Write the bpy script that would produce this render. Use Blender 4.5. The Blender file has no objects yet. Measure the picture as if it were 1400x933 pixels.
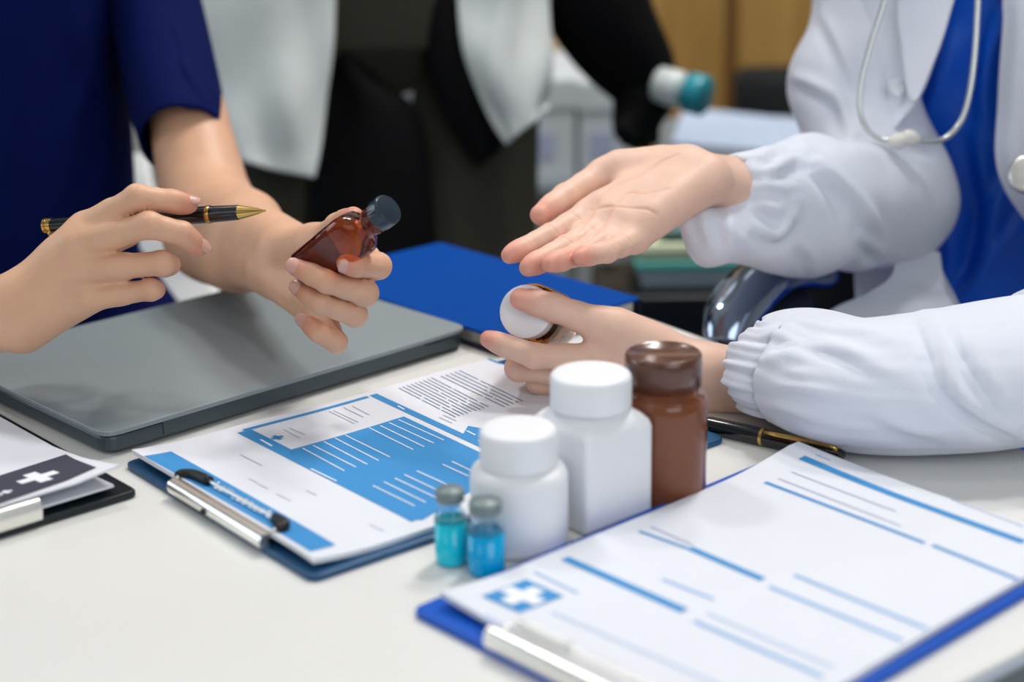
import bpy, bmesh, math, random
import numpy as np
from mathutils import Vector, Matrix

# ------------------------------------------------------------------ camera
FPX = 2300.0; PITCH = .31; ROLL = -.018; TZ = .74
CAM = np.array([0, 0, TZ + .405])
_c, _s = math.cos(PITCH), math.sin(PITCH); _cr, _sr = math.cos(ROLL), math.sin(ROLL)
FW = np.array([0, _c, -_s]); UPV = np.array([0, _s, _c]); RT = np.array([1., 0, 0])
sc = bpy.context.scene
COL = sc.collection
cd = bpy.data.cameras.new('camera'); cam = bpy.data.objects.new('camera', cd); COL.objects.link(cam)
cd.sensor_width = 36; cd.lens = FPX / 1400 * 36; cd.clip_start = .02; cd.clip_end = 60
cx_ = RT * _cr + UPV * _sr; cy_ = -RT * _sr + UPV * _cr
cam.matrix_world = Matrix(((cx_[0], cy_[0], -FW[0], CAM[0]), (cx_[1], cy_[1], -FW[1], CAM[1]), (cx_[2], cy_[2], -FW[2], CAM[2]), (0, 0, 0, 1)))
cd.dof.use_dof = True; cd.dof.focus_distance = 1.13; cd.dof.aperture_fstop = 3.3
sc.camera = cam
# ------------------------------------------------------------------ light
sc.view_settings.view_transform = 'Standard'; sc.view_settings.look = 'None'
sc.view_settings.exposure = -0.34; sc.view_settings.gamma = 1; sc.view_settings.use_curve_mapping = False
w = bpy.data.worlds.new('world'); sc.world = w; w.use_nodes = True
w.node_tree.nodes['Background'].inputs[0].default_value = (.80, .90, 1, 1)
w.node_tree.nodes['Background'].inputs[1].default_value = .34
def area(name, loc, aim, size, power, col, sy=None):
    l = bpy.data.lights.new(name, 'AREA'); l.energy = power; l.color = col; l.size = size
    if sy: l.shape = 'RECTANGLE'; l.size_y = sy
    o = bpy.data.objects.new(name, l); COL.objects.link(o); o.location = loc
    o.rotation_euler = (Vector(aim) - Vector(loc)).to_track_quat('-Z', 'Y').to_euler()
    return o
area('ceiling_lamp', (.45, 1.55, 2.6), (.1, 1.1, .74),  .22, 15, (1, .985, .965))
area('ceiling_lamp', (-.75, 1.95, 2.6), (-.2, 1.1, .74), .20, 11, (1, .985, .965))
area('ceiling_lamp', (.62, 2.1, 2.6), (.5, 2.6, .4), .4, 30, (1, .95, .9))  # added overhead lamp, placed to brighten the white boxes at the back
area('fill_light', (.75, -.45, 1.6), (.1, .95, .78), 1.1, 14, (.93, .96, 1), 1.2)  # added soft fill behind the camera, brightens bottle fronts and white sleeve
area('fill_light', (-1.5, -.7, 1.9), (.1, 1.1, .8), 1.2, 5, (.93, .96, 1), 1.2)  # weaker fill added at front left for the two hands there
area('fill_light', (-2.7, 1.7, 1.6), (.4, 2.2, .8), 1.5, 24, (.80, .90, 1), 1.3)  # cool daylight of an unseen window inferred at left, also fills the back

# ------------------------------------------------------------------ helpers
rnd = random.Random(4)
def ray(px, py):
    du, dv = px - 700, py - 466.5
    u = _cr * du + _sr * dv; v = -_sr * du + _cr * dv
    return FW + RT * u / FPX - UPV * v / FPX
def U(px, py, d): return CAM + ray(px, py) * d              # photo pixel at a real distance -> point in the room
def onz(px, py, z=TZ):
    r = ray(px, py); return CAM + r * ((z - CAM[2]) / r[2])
def unit(v): v = np.asarray(v, float); return v / (np.linalg.norm(v) + 1e-12)
def lin(c): c /= 255.; return c / 12.92 if c <= .04045 else ((c + .055) / 1.055) ** 2.4
def srgb(r, g, b): return (lin(r), lin(g), lin(b), 1)
MATS = {}
def mat(name, col, rough=.5, metal=0., trans=0., noise=0., nscale=40., bump=0., bscale=200., coat=0., sss=0., ior=1.45, spec=.5, sheen=0., tint=None, weave=False):
    if name in MATS: return MATS[name]
    m = bpy.data.materials.new(name); m.use_nodes = True; nt = m.node_tree; p = nt.nodes['Principled BSDF']
    c = srgb(*col)
    p.inputs['Base Color'].default_value = c; p.inputs['Roughness'].default_value = rough; p.inputs['Metallic'].default_value = metal
    p.inputs['Transmission Weight'].default_value = trans; p.inputs['IOR'].default_value = ior
    p.inputs['Coat Weight'].default_value = coat; p.inputs['Coat Roughness'].default_value = .12; p.inputs['Specular IOR Level'].default_value = spec
    p.inputs['Sheen Weight'].default_value = sheen
    if sss:
        p.inputs['Subsurface Weight'].default_value = sss; p.inputs['Subsurface Radius'].default_value = (1, .35, .2); p.inputs['Subsurface Scale'].default_value = .006
    tc = nt.nodes.new('ShaderNodeTexCoord')
    last = None
    if noise or tint:
        rgb = nt.nodes.new('ShaderNodeRGB'); rgb.outputs[0].default_value = c; last = rgb.outputs[0]
    if noise:
        n = nt.nodes.new('ShaderNodeTexNoise'); n.inputs['Scale'].default_value = nscale; n.inputs['Detail'].default_value = 4
        nt.links.new(tc.outputs['Object'], n.inputs['Vector'])
        mr = nt.nodes.new('ShaderNodeMapRange'); mr.inputs['From Min'].default_value = .3; mr.inputs['From Max'].default_value = .7
        mr.inputs['To Min'].default_value = 1 - noise; mr.inputs['To Max'].default_value = 1 + noise
        nt.links.new(n.outputs['Fac'], mr.inputs['Value'])
        mx = nt.nodes.new('ShaderNodeVectorMath'); mx.operation = 'SCALE'
        nt.links.new(last, mx.inputs[0]); nt.links.new(mr.outputs[0], mx.inputs['Scale']); last = mx.outputs[0]
    if tint:
        at = nt.nodes.new('ShaderNodeAttribute'); at.attribute_name = 'tint'
        mm = nt.nodes.new('ShaderNodeMix'); mm.data_type = 'RGBA'
        nt.links.new(at.outputs['Fac'], mm.inputs[0]); nt.links.new(last, mm.inputs[6]); mm.inputs[7].default_value = srgb(*tint); last = mm.outputs[2]
    if last is not None: nt.links.new(last, p.inputs['Base Color'])
    if bump:
        if weave:
            n2 = nt.nodes.new('ShaderNodeTexVoronoi'); n2.inputs['Scale'].default_value = bscale; out = n2.outputs['Distance']
        else:
            n2 = nt.nodes.new('ShaderNodeTexNoise'); n2.inputs['Scale'].default_value = bscale; n2.inputs['Detail'].default_value = 5; out = n2.outputs['Fac']
        nt.links.new(tc.outputs['Object'], n2.inputs['Vector'])
        b = nt.nodes.new('ShaderNodeBump'); b.inputs['Strength'].default_value = bump; b.inputs['Distance'].default_value = .001
        nt.links.new(out, b.inputs['Height']); nt.links.new(b.outputs[0], p.inputs['Normal'])
    MATS[name] = m
    return m
def wood_mat(name, c1, c2):
    m = bpy.data.materials.new(name); m.use_nodes = True; nt = m.node_tree; p = nt.nodes['Principled BSDF']
    tc = nt.nodes.new('ShaderNodeTexCoord'); mp = nt.nodes.new('ShaderNodeMapping'); mp.inputs['Scale'].default_value = (9, 9, .8)
    n = nt.nodes.new('ShaderNodeTexNoise'); n.inputs['Scale'].default_value = 3; n.inputs['Detail'].default_value = 6
    cr = nt.nodes.new('ShaderNodeValToRGB'); cr.color_ramp.elements[0].color = srgb(*c1); cr.color_ramp.elements[1].color = srgb(*c2)
    cr.color_ramp.elements[0].position = .35; cr.color_ramp.elements[1].position = .65
    nt.links.new(tc.outputs['Object'], mp.inputs[0]); nt.links.new(mp.outputs[0], n.inputs['Vector']); nt.links.new(n.outputs['Fac'], cr.inputs[0]); nt.links.new(cr.outputs[0], p.inputs['Base Color'])
    p.inputs['Roughness'].default_value = .45
    return m
ORG = {}
def props(o, label=None, cat=None, group=None, kind=None):
    if label: o['label'] = label
    if cat: o['category'] = cat
    if group: o['group'] = group
    if kind: o['kind'] = kind
    return o
def empty(name, at, label, cat, group=None):
    o = bpy.data.objects.new(name, None); COL.objects.link(o); o.location = at; o.empty_display_size = .02
    ORG[o.name] = np.array(at, float)
    return props(o, label, cat, group)
def mk(name, v, f, m, parent=None, smooth=True, at=None, mats=None, mi=None, autosmooth=None):
    v = np.asarray(v, float).reshape(-1, 3)
    if at is None: at = np.array([(v[:, 0].min() + v[:, 0].max()) / 2, (v[:, 1].min() + v[:, 1].max()) / 2, v[:, 2].min()])
    at = np.asarray(at, float)
    me = bpy.data.meshes.new(name)
    if isinstance(f, np.ndarray): f = f.tolist()
    me.from_pydata((v - at).tolist(), [], f)
    me.materials.append(m)
    for x in (mats or []): me.materials.append(x)
    if mi is not None: me.polygons.foreach_set('material_index', np.asarray(mi, np.int32))
    if smooth: me.polygons.foreach_set('use_smooth', np.ones(len(me.polygons), bool))
    me.update()
    if autosmooth:
        try: me.set_sharp_from_angle(angle=math.radians(autosmooth))
        except Exception: pass
    o = bpy.data.objects.new(name, me); COL.objects.link(o)
    ORG[o.name] = at
    if parent is not None:
        o.parent = parent; o.location = at - ORG[parent.name]
    else: o.location = at
    return o
class MB:                                                   # gathers several shapes into one part
    def __init__(s): s.v = []; s.f = []; s.n = 0
    def add(s, vf):
        v, f = vf; v = np.asarray(v, float).reshape(-1, 3)
        s.v.append(v); s.f += [[i + s.n for i in q] for q in (f.tolist() if isinstance(f, np.ndarray) else f)]; s.n += len(v); return s
    def out(s): return np.concatenate(s.v), s.f
def catmull(P, n):
    P = np.asarray(P, float); Q = np.vstack([2 * P[0] - P[1], P, 2 * P[-1] - P[-2]]); out = []
    m = len(P) - 1
    for t in np.linspace(0, m, n):
        i = min(int(t), m - 1); u = t - i; a, b, c, d = Q[i:i + 4]
        out.append(.5 * (2 * b + (c - a) * u + (2 * a - 5 * b + 4 * c - d) * u * u + (3 * b - a - 3 * c + d) * u ** 3))
    return np.array(out)
def skinrings(R, cap0=True, cap1=True):
    n = len(R); m = len(R[0]); v = np.concatenate(R); f = []
    for i in range(n - 1):
        for j in range(m):
            k = (j + 1) % m; f.append([i * m + j, i * m + k, (i + 1) * m + k, (i + 1) * m + j])
    if cap0: f.append(list(range(m))[::-1])
    if cap1: f.append([(n - 1) * m + j for j in range(m)])
    return v, f
def tube(P, r, m=12, n=None, caps=True, flat=1.0, upv=(0, 0, 1)):
    P = catmull(P, n) if n else np.asarray(P, float)
    rr = np.interp(np.linspace(0, 1, len(P)), np.linspace(0, 1, len(np.atleast_1d(r))), np.atleast_1d(r)) if np.ndim(r) else np.full(len(P), r)
    R = []; u = None
    for i in range(len(P)):
        t = unit(P[min(i + 1, len(P) - 1)] - P[max(i - 1, 0)])
        if u is None:
            u = np.cross(t, upv)
            if np.linalg.norm(u) < .1: u = np.cross(t, (1, 0, 0))
        u = unit(u - t * (u @ t)); q = np.cross(t, u)
        a = np.arange(m) * 2 * math.pi / m
        R.append(P[i] + rr[i] * (np.cos(a)[:, None] * u + flat * np.sin(a)[:, None] * q))
    return skinrings(R, caps, caps)
def basis(ax):
    ax = unit(ax); u = np.cross(ax, (0, 0, 1))
    if np.linalg.norm(u) < .1: u = np.cross(ax, (0, 1, 0))
    u = unit(u); return u, np.cross(ax, u), ax
def lathe(prof, c, ax=(0, 0, 1), m=40, ref=None, sx=1., sy=1.):
    u, q, a = basis(ax) if ref is None else ref
    t = np.arange(m) * 2 * math.pi / m; R = []
    for r, z in prof: R.append(np.asarray(c) + a * z + r * (sx * np.cos(t)[:, None] * u + sy * np.sin(t)[:, None] * q))
    return skinrings(R, prof[0][0] > 1e-6, prof[-1][0] > 1e-6)
def rpoly(pts, r=0., n=6):                                  # rounded 2D polygon
    pts = np.asarray(pts, float); out = []; N = len(pts)
    rs = np.broadcast_to(r, N)
    for i in range(N):
        p = pts[i]; a = unit(pts[i - 1] - p); b = unit(pts[(i + 1) % N] - p)
        if rs[i] <= 0: out.append(p); continue
        ang = math.acos(np.clip(a @ b, -1, 1)); d = rs[i] / math.tan(ang / 2)
        p0 = p + a * d; p1 = p + b * d
        for t in np.linspace(0, 1, n): out.append((1 - t) ** 2 * p0 + 2 * t * (1 - t) * p + t * t * p1)
    return np.array(out)
def prism(pts, z0, z1, bev=0.):                             # slab from a polygon with eased edges
    pts = np.asarray(pts, float); c = pts.mean(0); R = []
    A = 0.5 * np.sum(pts[:, 0] * np.roll(pts[:, 1], -1) - np.roll(pts[:, 0], -1) * pts[:, 1])
    if A < 0: pts = pts[::-1]
    def inset(d):
        e = np.roll(pts, -1, 0) - pts; nn = np.stack([-e[:, 1], e[:, 0]], 1); nn /= np.linalg.norm(nn, axis=1)[:, None] + 1e-12
        vn = nn + np.roll(nn, 1, 0); vn /= np.linalg.norm(vn, axis=1)[:, None] + 1e-9
        return pts + vn * d
    lv = [(z0, 0), (z1, 0)] if not bev else [(z0, bev), (z0 + bev * .3, bev * .3), (z0 + bev, 0), (z1 - bev, 0), (z1 - bev * .3, bev * .3), (z1, bev)]
    for z, d in lv:
        q = inset(d); R.append(np.column_stack([q, np.full(len(q), z)]))
    return skinrings(R)
def box(lo, hi, bev=0., rz=0.):
    lo = np.asarray(lo, float); hi = np.asarray(hi, float); c = (lo + hi) / 2
    p = np.array([[lo[0], lo[1]], [hi[0], lo[1]], [hi[0], hi[1]], [lo[0], hi[1]]])
    if rz:
        k = np.array([[math.cos(rz), -math.sin(rz)], [math.sin(rz), math.cos(rz)]]); p = (p - c[:2]) @ k.T + c[:2]
    return prism(p, lo[2], hi[2], bev)
class Wr:                                                   # smooth random wrinkles
    def __init__(s, seed, k=6, f0=1., f1=3.):
        g = np.random.default_rng(seed); s.w = g.normal(0, 1, (k, 2)); s.w /= np.linalg.norm(s.w, axis=1)[:, None]; s.w *= g.uniform(f0, f1, k)[:, None]
        s.p = g.uniform(0, 6.28, k); s.a = g.uniform(.5, 1, k) / k ** .5
    def __call__(s, u, v):
        u = np.asarray(u, float); v = np.asarray(v, float); o = 0
        for w_, p_, a_ in zip(s.w, s.p, s.a): o = o + a_ * np.sin(6.283 * (u * w_[0] + v * w_[1]) + p_)
        return o
def sheet(ctrl, nu=40, nv=40, thick=.0015, fold=None, amp=0.):
    """cloth panel through a grid of (pixel x, pixel y, distance), given a thickness"""
    G = np.array([[U(*p) for p in row] for row in ctrl])
    rows = np.array([catmull(r, nu) for r in G])
    S = np.array([catmull(rows[:, j], nv) for j in range(nu)]).transpose(1, 0, 2)
    du = np.gradient(S, axis=1); dv = np.gradient(S, axis=0); N = np.cross(du, dv); N /= np.linalg.norm(N, axis=2)[..., None] + 1e-12
    if N[nv // 2, nu // 2] @ FW > 0: N = -N
    if fold is not None:
        vv, uu = np.meshgrid(np.linspace(0, 1, nv), np.linspace(0, 1, nu), indexing='ij')
        S = S + N * (amp * fold(uu, vv))[..., None]
    A = S.reshape(-1, 3); B = (S - N * thick).reshape(-1, 3); f = []
    n = nu * nv
    for i in range(nv - 1):
        for j in range(nu - 1):
            a = i * nu + j; q = [a, a + 1, a + nu + 1, a + nu]; f.append(q); f.append([x + n for x in q[::-1]])
    rim = [j for j in range(nu)] + [i * nu + nu - 1 for i in range(1, nv)] + [(nv - 1) * nu + j for j in range(nu - 2, -1, -1)] + [i * nu for i in range(nv - 2, 0, -1)]
    for a, b in zip(rim, rim[1:] + rim[:1]): f.append([b, a, a + n, b + n])
    return np.concatenate([A, B]), f
# ---- signed-distance modelling: limbs as tapered volumes melted together, meshed with surface nets
def smin(a, b, k):
    h = np.clip(.5 + .5 * (a - b) / k, 0, 1); return a * (1 - h) + b * h - k * h * (1 - h)
class SDF:
    def __init__(s, lo, hi, h, dims=None):
        s.h = h; s.lo = np.asarray(lo, float); s.dims = dims if dims is not None else tuple(int(math.ceil((b - a) / h)) + 1 for a, b in zip(lo, hi))
        s.f = np.full(s.dims, .5, np.float32)
    def _blk(s, lo, hi):
        i0 = np.maximum(np.floor((np.asarray(lo) - s.lo) / s.h).astype(int), 0); i1 = np.minimum(np.ceil((np.asarray(hi) - s.lo) / s.h).astype(int) + 1, s.dims)
        if np.any(i1 <= i0): return None
        sl = tuple(slice(a, b) for a, b in zip(i0, i1))
        g = [(s.lo[d] + np.arange(i0[d], i1[d]) * s.h).astype(np.float32) for d in range(3)]
        return sl, g[0][:, None, None], g[1][None, :, None], g[2][None, None, :]
    def _mix(s, sl, d, k, sub):
        s.f[sl] = -smin(-s.f[sl], d, k) if sub else smin(s.f[sl], d, k)
    def cone(s, a, b, ra, rb, k=.004, sub=False):
        a = np.asarray(a, float); b = np.asarray(b, float); R = max(ra, rb) + 2 * k + 3 * s.h
        B = s._blk(np.minimum(a, b) - R, np.maximum(a, b) + R)
        if B is None: return s
        sl, X, Y, Z = B; ab = b - a; L = max(float(ab @ ab), 1e-12)
        x, y, z = X - a[0], Y - a[1], Z - a[2]
        t = np.clip((x * ab[0] + y * ab[1] + z * ab[2]) / L, 0, 1)
        d = np.sqrt((x - t * ab[0]) ** 2 + (y - t * ab[1]) ** 2 + (z - t * ab[2]) ** 2) - (ra + (rb - ra) * t)
        s._mix(sl, d, k, sub); return s
    def ell(s, c, r, M=None, k=.004, sub=False):
        c = np.asarray(c, float); r = np.asarray(r, float); M = np.eye(3) if M is None else np.asarray(M, float); R = r.max() + 2 * k + 3 * s.h
        B = s._blk(c - R, c + R)
        if B is None: return s
        sl, X, Y, Z = B; x, y, z = X - c[0], Y - c[1], Z - c[2]
        q = [(x * M[i][0] + y * M[i][1] + z * M[i][2]) for i in range(3)]
        k0 = np.sqrt(sum((q[i] / r[i]) ** 2 for i in range(3))); k1 = np.sqrt(sum((q[i] / r[i] ** 2) ** 2 for i in range(3))) + 1e-9
        s._mix(sl, k0 * (k0 - 1) / k1, k, sub); return s
    def local(s, pts, mar):
        P = np.asarray(pts); i0 = np.maximum(np.floor((P.min(0) - mar - s.lo) / s.h).astype(int), 0); i1 = np.minimum(np.ceil((P.max(0) + mar - s.lo) / s.h).astype(int) + 1, s.dims)
        L = SDF(s.lo + i0 * s.h, None, s.h, tuple(i1 - i0)); L.off = i0; return L
    def merge(s, L, k):
        sl = tuple(slice(a, a + n) for a, n in zip(L.off, L.dims)); s.f[sl] = smin(s.f[sl], L.f, k)
    def mesh(s, relax=2):
        f = s.f; f[0] = f[-1] = .01; f[:, 0] = f[:, -1] = .01; f[:, :, 0] = f[:, :, -1] = .01
        S = f < 0; n = np.zeros(tuple(d - 1 for d in f.shape), np.int8)
        cs = [(i, j, k) for i in (0, 1) for j in (0, 1) for k in (0, 1)]
        D = f.shape
        for i, j, k in cs: n += S[i:D[0] - 1 + i, j:D[1] - 1 + j, k:D[2] - 1 + k]
        act = (n > 0) & (n < 8); ijk = np.argwhere(act); idx = np.full(act.shape, -1, np.int64); idx[act] = np.arange(len(ijk))
        F = {c: f[ijk[:, 0] + c[0], ijk[:, 1] + c[1], ijk[:, 2] + c[2]] for c in cs}
        P = np.zeros((len(ijk), 3)); W = np.zeros(len(ijk))
        for c in cs:
            for ax in range(3):
                if c[ax]: continue
                e = list(c); e[ax] = 1; a, b = F[c], F[tuple(e)]; m = (a < 0) != (b < 0)
                t = np.where(m, a / np.where(m, a - b, 1), 0); q = np.tile(np.array(c, float), (len(ijk), 1)); q[:, ax] += t
                P += q * m[:, None]; W += m
        P = P / W[:, None] + ijk; quads = []
        for ax in range(3):
            a1, a2 = (ax + 1) % 3, (ax + 2) % 3
            s0 = [slice(None)] * 3; s1 = [slice(None)] * 3; s0[ax] = slice(0, -1); s1[ax] = slice(1, None)
            e = np.argwhere(S[tuple(s0)] != S[tuple(s1)])
            e = e[(e[:, a1] > 0) & (e[:, a2] > 0) & (e[:, a1] < D[a1] - 1) & (e[:, a2] < D[a2] - 1)]
            def cell(d1, d2):
                q = e.copy(); q[:, a1] += d1; q[:, a2] += d2; return idx[q[:, 0], q[:, 1], q[:, 2]]
            Q = np.stack([cell(-1, -1), cell(0, -1), cell(0, 0), cell(-1, 0)], 1)
            flip = ~S[e[:, 0], e[:, 1], e[:, 2]]; Q[flip] = Q[flip][:, ::-1]; quads.append(Q)
        Q = np.concatenate(quads); Q = Q[(Q >= 0).all(1)]
        E_ = np.concatenate([Q[:, [0, 1]], Q[:, [1, 2]], Q[:, [2, 3]], Q[:, [3, 0]]]); E_ = np.concatenate([E_, E_[:, ::-1]])
        cnt = np.bincount(E_[:, 0], minlength=len(P))[:, None]
        for it in range(relax):
            for lam in (.5, -.52):
                A = np.stack([np.bincount(E_[:, 0], P[E_[:, 1], d], minlength=len(P)) for d in range(3)], 1) / np.maximum(cnt, 1)
                P = P + lam * (A - P)
        return s.lo + P * s.h, Q

# ------------------------------------------------------------------ materials
M_table = mat('white_laminate', (226, 226, 222), .38, noise=.015, nscale=6)
M_paper = mat('paper', (224, 227, 235), .75, noise=.01, nscale=30)
M_blue = mat('print_blue', (52, 142, 205), .7)
M_blue2 = mat('print_pale_blue', (128, 176, 222), .7)
M_blue3 = mat('print_faint_blue', (190, 205, 232), .7)
M_white = mat('print_white', (238, 241, 246), .7)
M_ink = mat('print_grey', (120, 130, 150), .7)
M_inkd = mat('print_slate', (62, 96, 132), .7)
M_navyink = mat('print_charcoal', (58, 60, 78), .7)
M_chrome = mat('chrome', (238, 237, 231), .32, 1)
M_gold = mat('gold', (215, 178, 105), .22, 1)
M_blackgloss = mat('black_lacquer', (10, 12, 16), .18, coat=.6)
M_blackplastic = mat('black_plastic', (14, 18, 22), .4)
M_skin1 = mat('skin_tan', (222, 174, 142), .48, sss=.12, noise=.05, nscale=55, bump=.18, bscale=420, tint=(205, 120, 100))
M_skin2 = mat('skin_fair', (232, 192, 170), .5, sss=.14, noise=.05, nscale=55, bump=.18, bscale=420, tint=(222, 132, 112))
M_nail = mat('nail', (212, 164, 148), .28, sss=.1)
M_navy = mat('navy_cloth', (2, 17, 76), .85, noise=.08, nscale=14, bump=.25, bscale=700, spec=.15)
M_coatw = mat('white_cotton', (222, 226, 237), .85, noise=.02, nscale=12, bump=.2, bscale=600, sheen=.1)
M_scrub = mat('blue_satin', (6, 96, 214), .42, spec=.5, noise=.06, nscale=9, bump=.12, bscale=600)
M_hair = mat('hair', (22, 17, 15), .45, bump=.5, bscale=120)

# ------------------------------------------------------------------ room
def structure(name, vf, m, smooth=False):
    return props(mk(name, *vf, m, smooth=smooth), kind='structure')
M_floor = mat('grey_floor', (150, 148, 140), .45, noise=.05, nscale=3)
M_wall = mat('wall_paint', (205, 206, 204), .8, noise=.02, nscale=2, bump=.05, bscale=60)
structure('floor', box((-3.2, -1.2, -.05), (3.2, 4.7, 0)), M_floor)
structure('wall_back', box((-3.2, 4.6, 0), (3.2, 4.7, 2.75)), M_wall)
structure('wall_left', box((-3.3, -1.2, 0), (-3.2, 4.7, 2.75)), M_wall)
structure('wall_right', box((3.2, -1.2, 0), (3.3, 4.7, 2.75)), M_wall)
structure('ceiling', box((-3.3, -1.2, 2.75), (3.3, 4.7, 2.85)), mat('ceiling_paint', (225, 225, 222), .9))
structure('baseboard_back', box((-3.2, 4.585, 0), (3.2, 4.6, .09), .003), mat('baseboard_grey', (120, 120, 118), .5))

m_em = bpy.data.materials.new('added_lamp_glow'); m_em.use_nodes = True
m_em.node_tree.nodes['Principled BSDF'].inputs['Emission Color'].default_value = (1, .98, .96, 1); m_em.node_tree.nodes['Principled BSDF'].inputs['Emission Strength'].default_value = 2.3
for i, (x, y) in enumerate(((-.7, .5), (.7, .5), (-.7, 2.6), (.9, 2.6))):  # unseen glowing panels, added for soft top light and reflections in chrome
    t = empty('added_ceiling_light', (x, y, 2.72), ['added unseen ceiling panel lamp above left front of room', 'added unseen ceiling panel lamp above right front of room', 'added unseen ceiling panel lamp above left back of room', 'added unseen ceiling panel lamp above right back of room'][i], 'lamp', 'added ceiling panel lamps')
    mk('frame', *box((x - .62, y - .17, 2.715), (x + .62, y + .17, 2.75), .004), MATS.get('white_laminate'), t, smooth=False)
    mk('diffuser', *box((x - .59, y - .14, 2.708), (x + .59, y + .14, 2.716)), m_em, t, smooth=False)
# ------------------------------------------------------------------ table
def line_x(p, d, q, e):
    A = np.array([d, -np.asarray(e)]).T; t = np.linalg.solve(A, np.asarray(q) - np.asarray(p)); return np.asarray(p) + np.asarray(d) * t[0]
tA, tB = onz(877, 431)[:2], onz(980, 467)[:2]
tC, tD = onz(1400, 890)[:2], onz(1322, 930)[:2]
tE, tF = onz(530, 351)[:2], onz(597, 336)[:2]
dR = unit(tB - tA); dN = unit(tC - tD); dF = unit(tF - tE)
dFar = unit(np.array([.315, .355])); tE = np.array([-.40, 1.203])
P_far = line_x(tA, dR, tE, dFar); P_right = line_x(tA, dR, tC, dN)
P_left = tE - dFar * .75; P_near = tC - dN * 1.25
tt = empty('meeting_table', ((P_far + P_right)[0] / 2 - .35, .9, 0), 'white laminate meeting table with thin metal edge, carrying all the papers and bottles', 'table')
tp = rpoly([P_far, P_left, P_near, P_right], .012)
mk('tabletop', *prism(tp, TZ - .03, TZ, .0025), M_table, tt, smooth=False)
ctr = tp.mean(0)
ev = unit(np.array([dN[1], -dN[0]]))
ed = np.array([tC - dN * 1.15 + ev * .0005, P_right - dN * .02 + ev * .0005, P_right - dN * .02 + ev * .008, tC - dN * 1.15 + ev * .008])
o_ = mk('edge_trim', *prism(ed, TZ - .028, TZ - .001, .002), mat('anodised_trim', (150, 162, 172), .35, .6), tt, smooth=False); o_['label'] = 'grey metal edge strip'
for p in ([P_far, P_left, P_near, P_right]):
    q = p + (ctr - p) * .12
    mk('leg', *box((q[0] - .025, q[1] - .025, .0), (q[0] + .025, q[1] + .025, TZ - .03), .004), mat('leg_grey', (150, 152, 154), .4, .5), tt, smooth=False)

# ------------------------------------------------------------------ clipboards and papers
class Frame:
    def __init__(s, o, ang): s.o = np.array([o[0], o[1]]); s.a = np.array([math.cos(ang), math.sin(ang)]); s.b = np.array([math.sin(ang), -math.cos(ang)])
    def xy(s, u, v): return s.o + s.a * u + s.b * v
    def P(s, u, v, z): q = s.xy(u, v); return np.array([q[0], q[1], TZ + z])
    def loc(s, px, py, z): q = onz(px, py, TZ + z)[:2] - s.o; return np.array([q @ s.a, q @ s.b])
    def poly(s, uv): return np.array([s.xy(*p) for p in uv])
class Sheet:
    """a paper on a board: height function, body mesh, flat print laid on it"""
    def __init__(s, fr, u0, v0, L, Wd, zf): s.fr = fr; s.u0 = u0; s.v0 = v0; s.L = L; s.W = Wd; s.zf = zf
    def body(s, thick, nu=60, nv=44):
        us = np.linspace(0, s.L, nu); vs = np.linspace(0, s.W, nv); n = nu * nv; A = []; B = []
        for u in us:
            for v in vs:
                z = s.zf(u, v); A.append(s.fr.P(s.u0 + u, s.v0 + v, z)); B.append(s.fr.P(s.u0 + u, s.v0 + v, z - thick))
        f = []
        for i in range(nu - 1):
            for j in range(nv - 1):
                a = i * nv + j; q = [a, a + nv, a + nv + 1, a + 1][::-1]; f.append(q); f.append([x + n for x in q[::-1]])
        rim = [j for j in range(nv)] + [i * nv + nv - 1 for i in range(1, nu)] + [(nu - 1) * nv + j for j in range(nv - 2, -1, -1)] + [i * nv for i in range(nu - 2, 0, -1)]
        for a, b in zip(rim, rim[1:] + rim[:1]): f.append([a, b, b + n, a + n])
        return np.array(A + B), f
    def uv(s, px, py, z0):
        q = s.fr.loc(px, py, z0) - [s.u0, s.v0]
        for _ in range(4):
            z = s.zf(np.clip(q[0], 0, s.L), np.clip(q[1], 0, s.W)); q = s.fr.loc(px, py, z) - [s.u0, s.v0]
        return np.clip(q, [.0005, .0005], [s.L - .0005, s.W - .0005])
    def quad(s, c, lift=.00025, n=14, m=4):
        c = np.asarray(c, float); V = []; f = []
        for i in range(n + 1):
            for j in range(m + 1):
                t, r = i / n, j / m; q = (c[0] * (1 - t) + c[1] * t) * (1 - r) + (c[3] * (1 - t) + c[2] * t) * r
                V.append(s.fr.P(s.u0 + q[0], s.v0 + q[1], s.zf(q[0], q[1]) + lift))
        for i in range(n):
            for j in range(m):
                a = i * (m + 1) + j; f.append([a, a + m + 1, a + m + 2, a + 1])
        return V, f
    def bar(s, p0, p1, wd, z0=.008, lift=.00025):
        a, b = s.uv(*p0, z0), s.uv(*p1, z0)
        if np.linalg.norm(b - a) < 1e-4: return s.quad([a, a, a, a])
        d = unit(b - a); nn = np.array([-d[1], d[0]]) * wd / 2
        return s.quad([a + nn, b + nn, b - nn, a - nn], lift, 12, 1)
    def pix(s, corners, lift=.00025, z0=.008, n=16, m=16): return s.quad([s.uv(*p, z0) for p in corners], lift, n, m)
    def poly(s, uvs, lift=.00025):
        V = [s.fr.P(s.u0 + p[0], s.v0 + p[1], s.zf(p[0], p[1]) + lift) for p in uvs]; return V, [list(range(len(V)))]
    def cross(s, c, d1, d2, arm, wd, lift=.0003):
        mb = MB()
        for x, y in ((d1, d2), (d2, d1)):
            x = np.asarray(x); y = np.asarray(y); mb.add(s.quad([c - x * arm - y * wd, c + x * arm - y * wd, c + x * arm + y * wd, c - x * arm + y * wd], lift, 4, 4))
        return mb.out()
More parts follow.
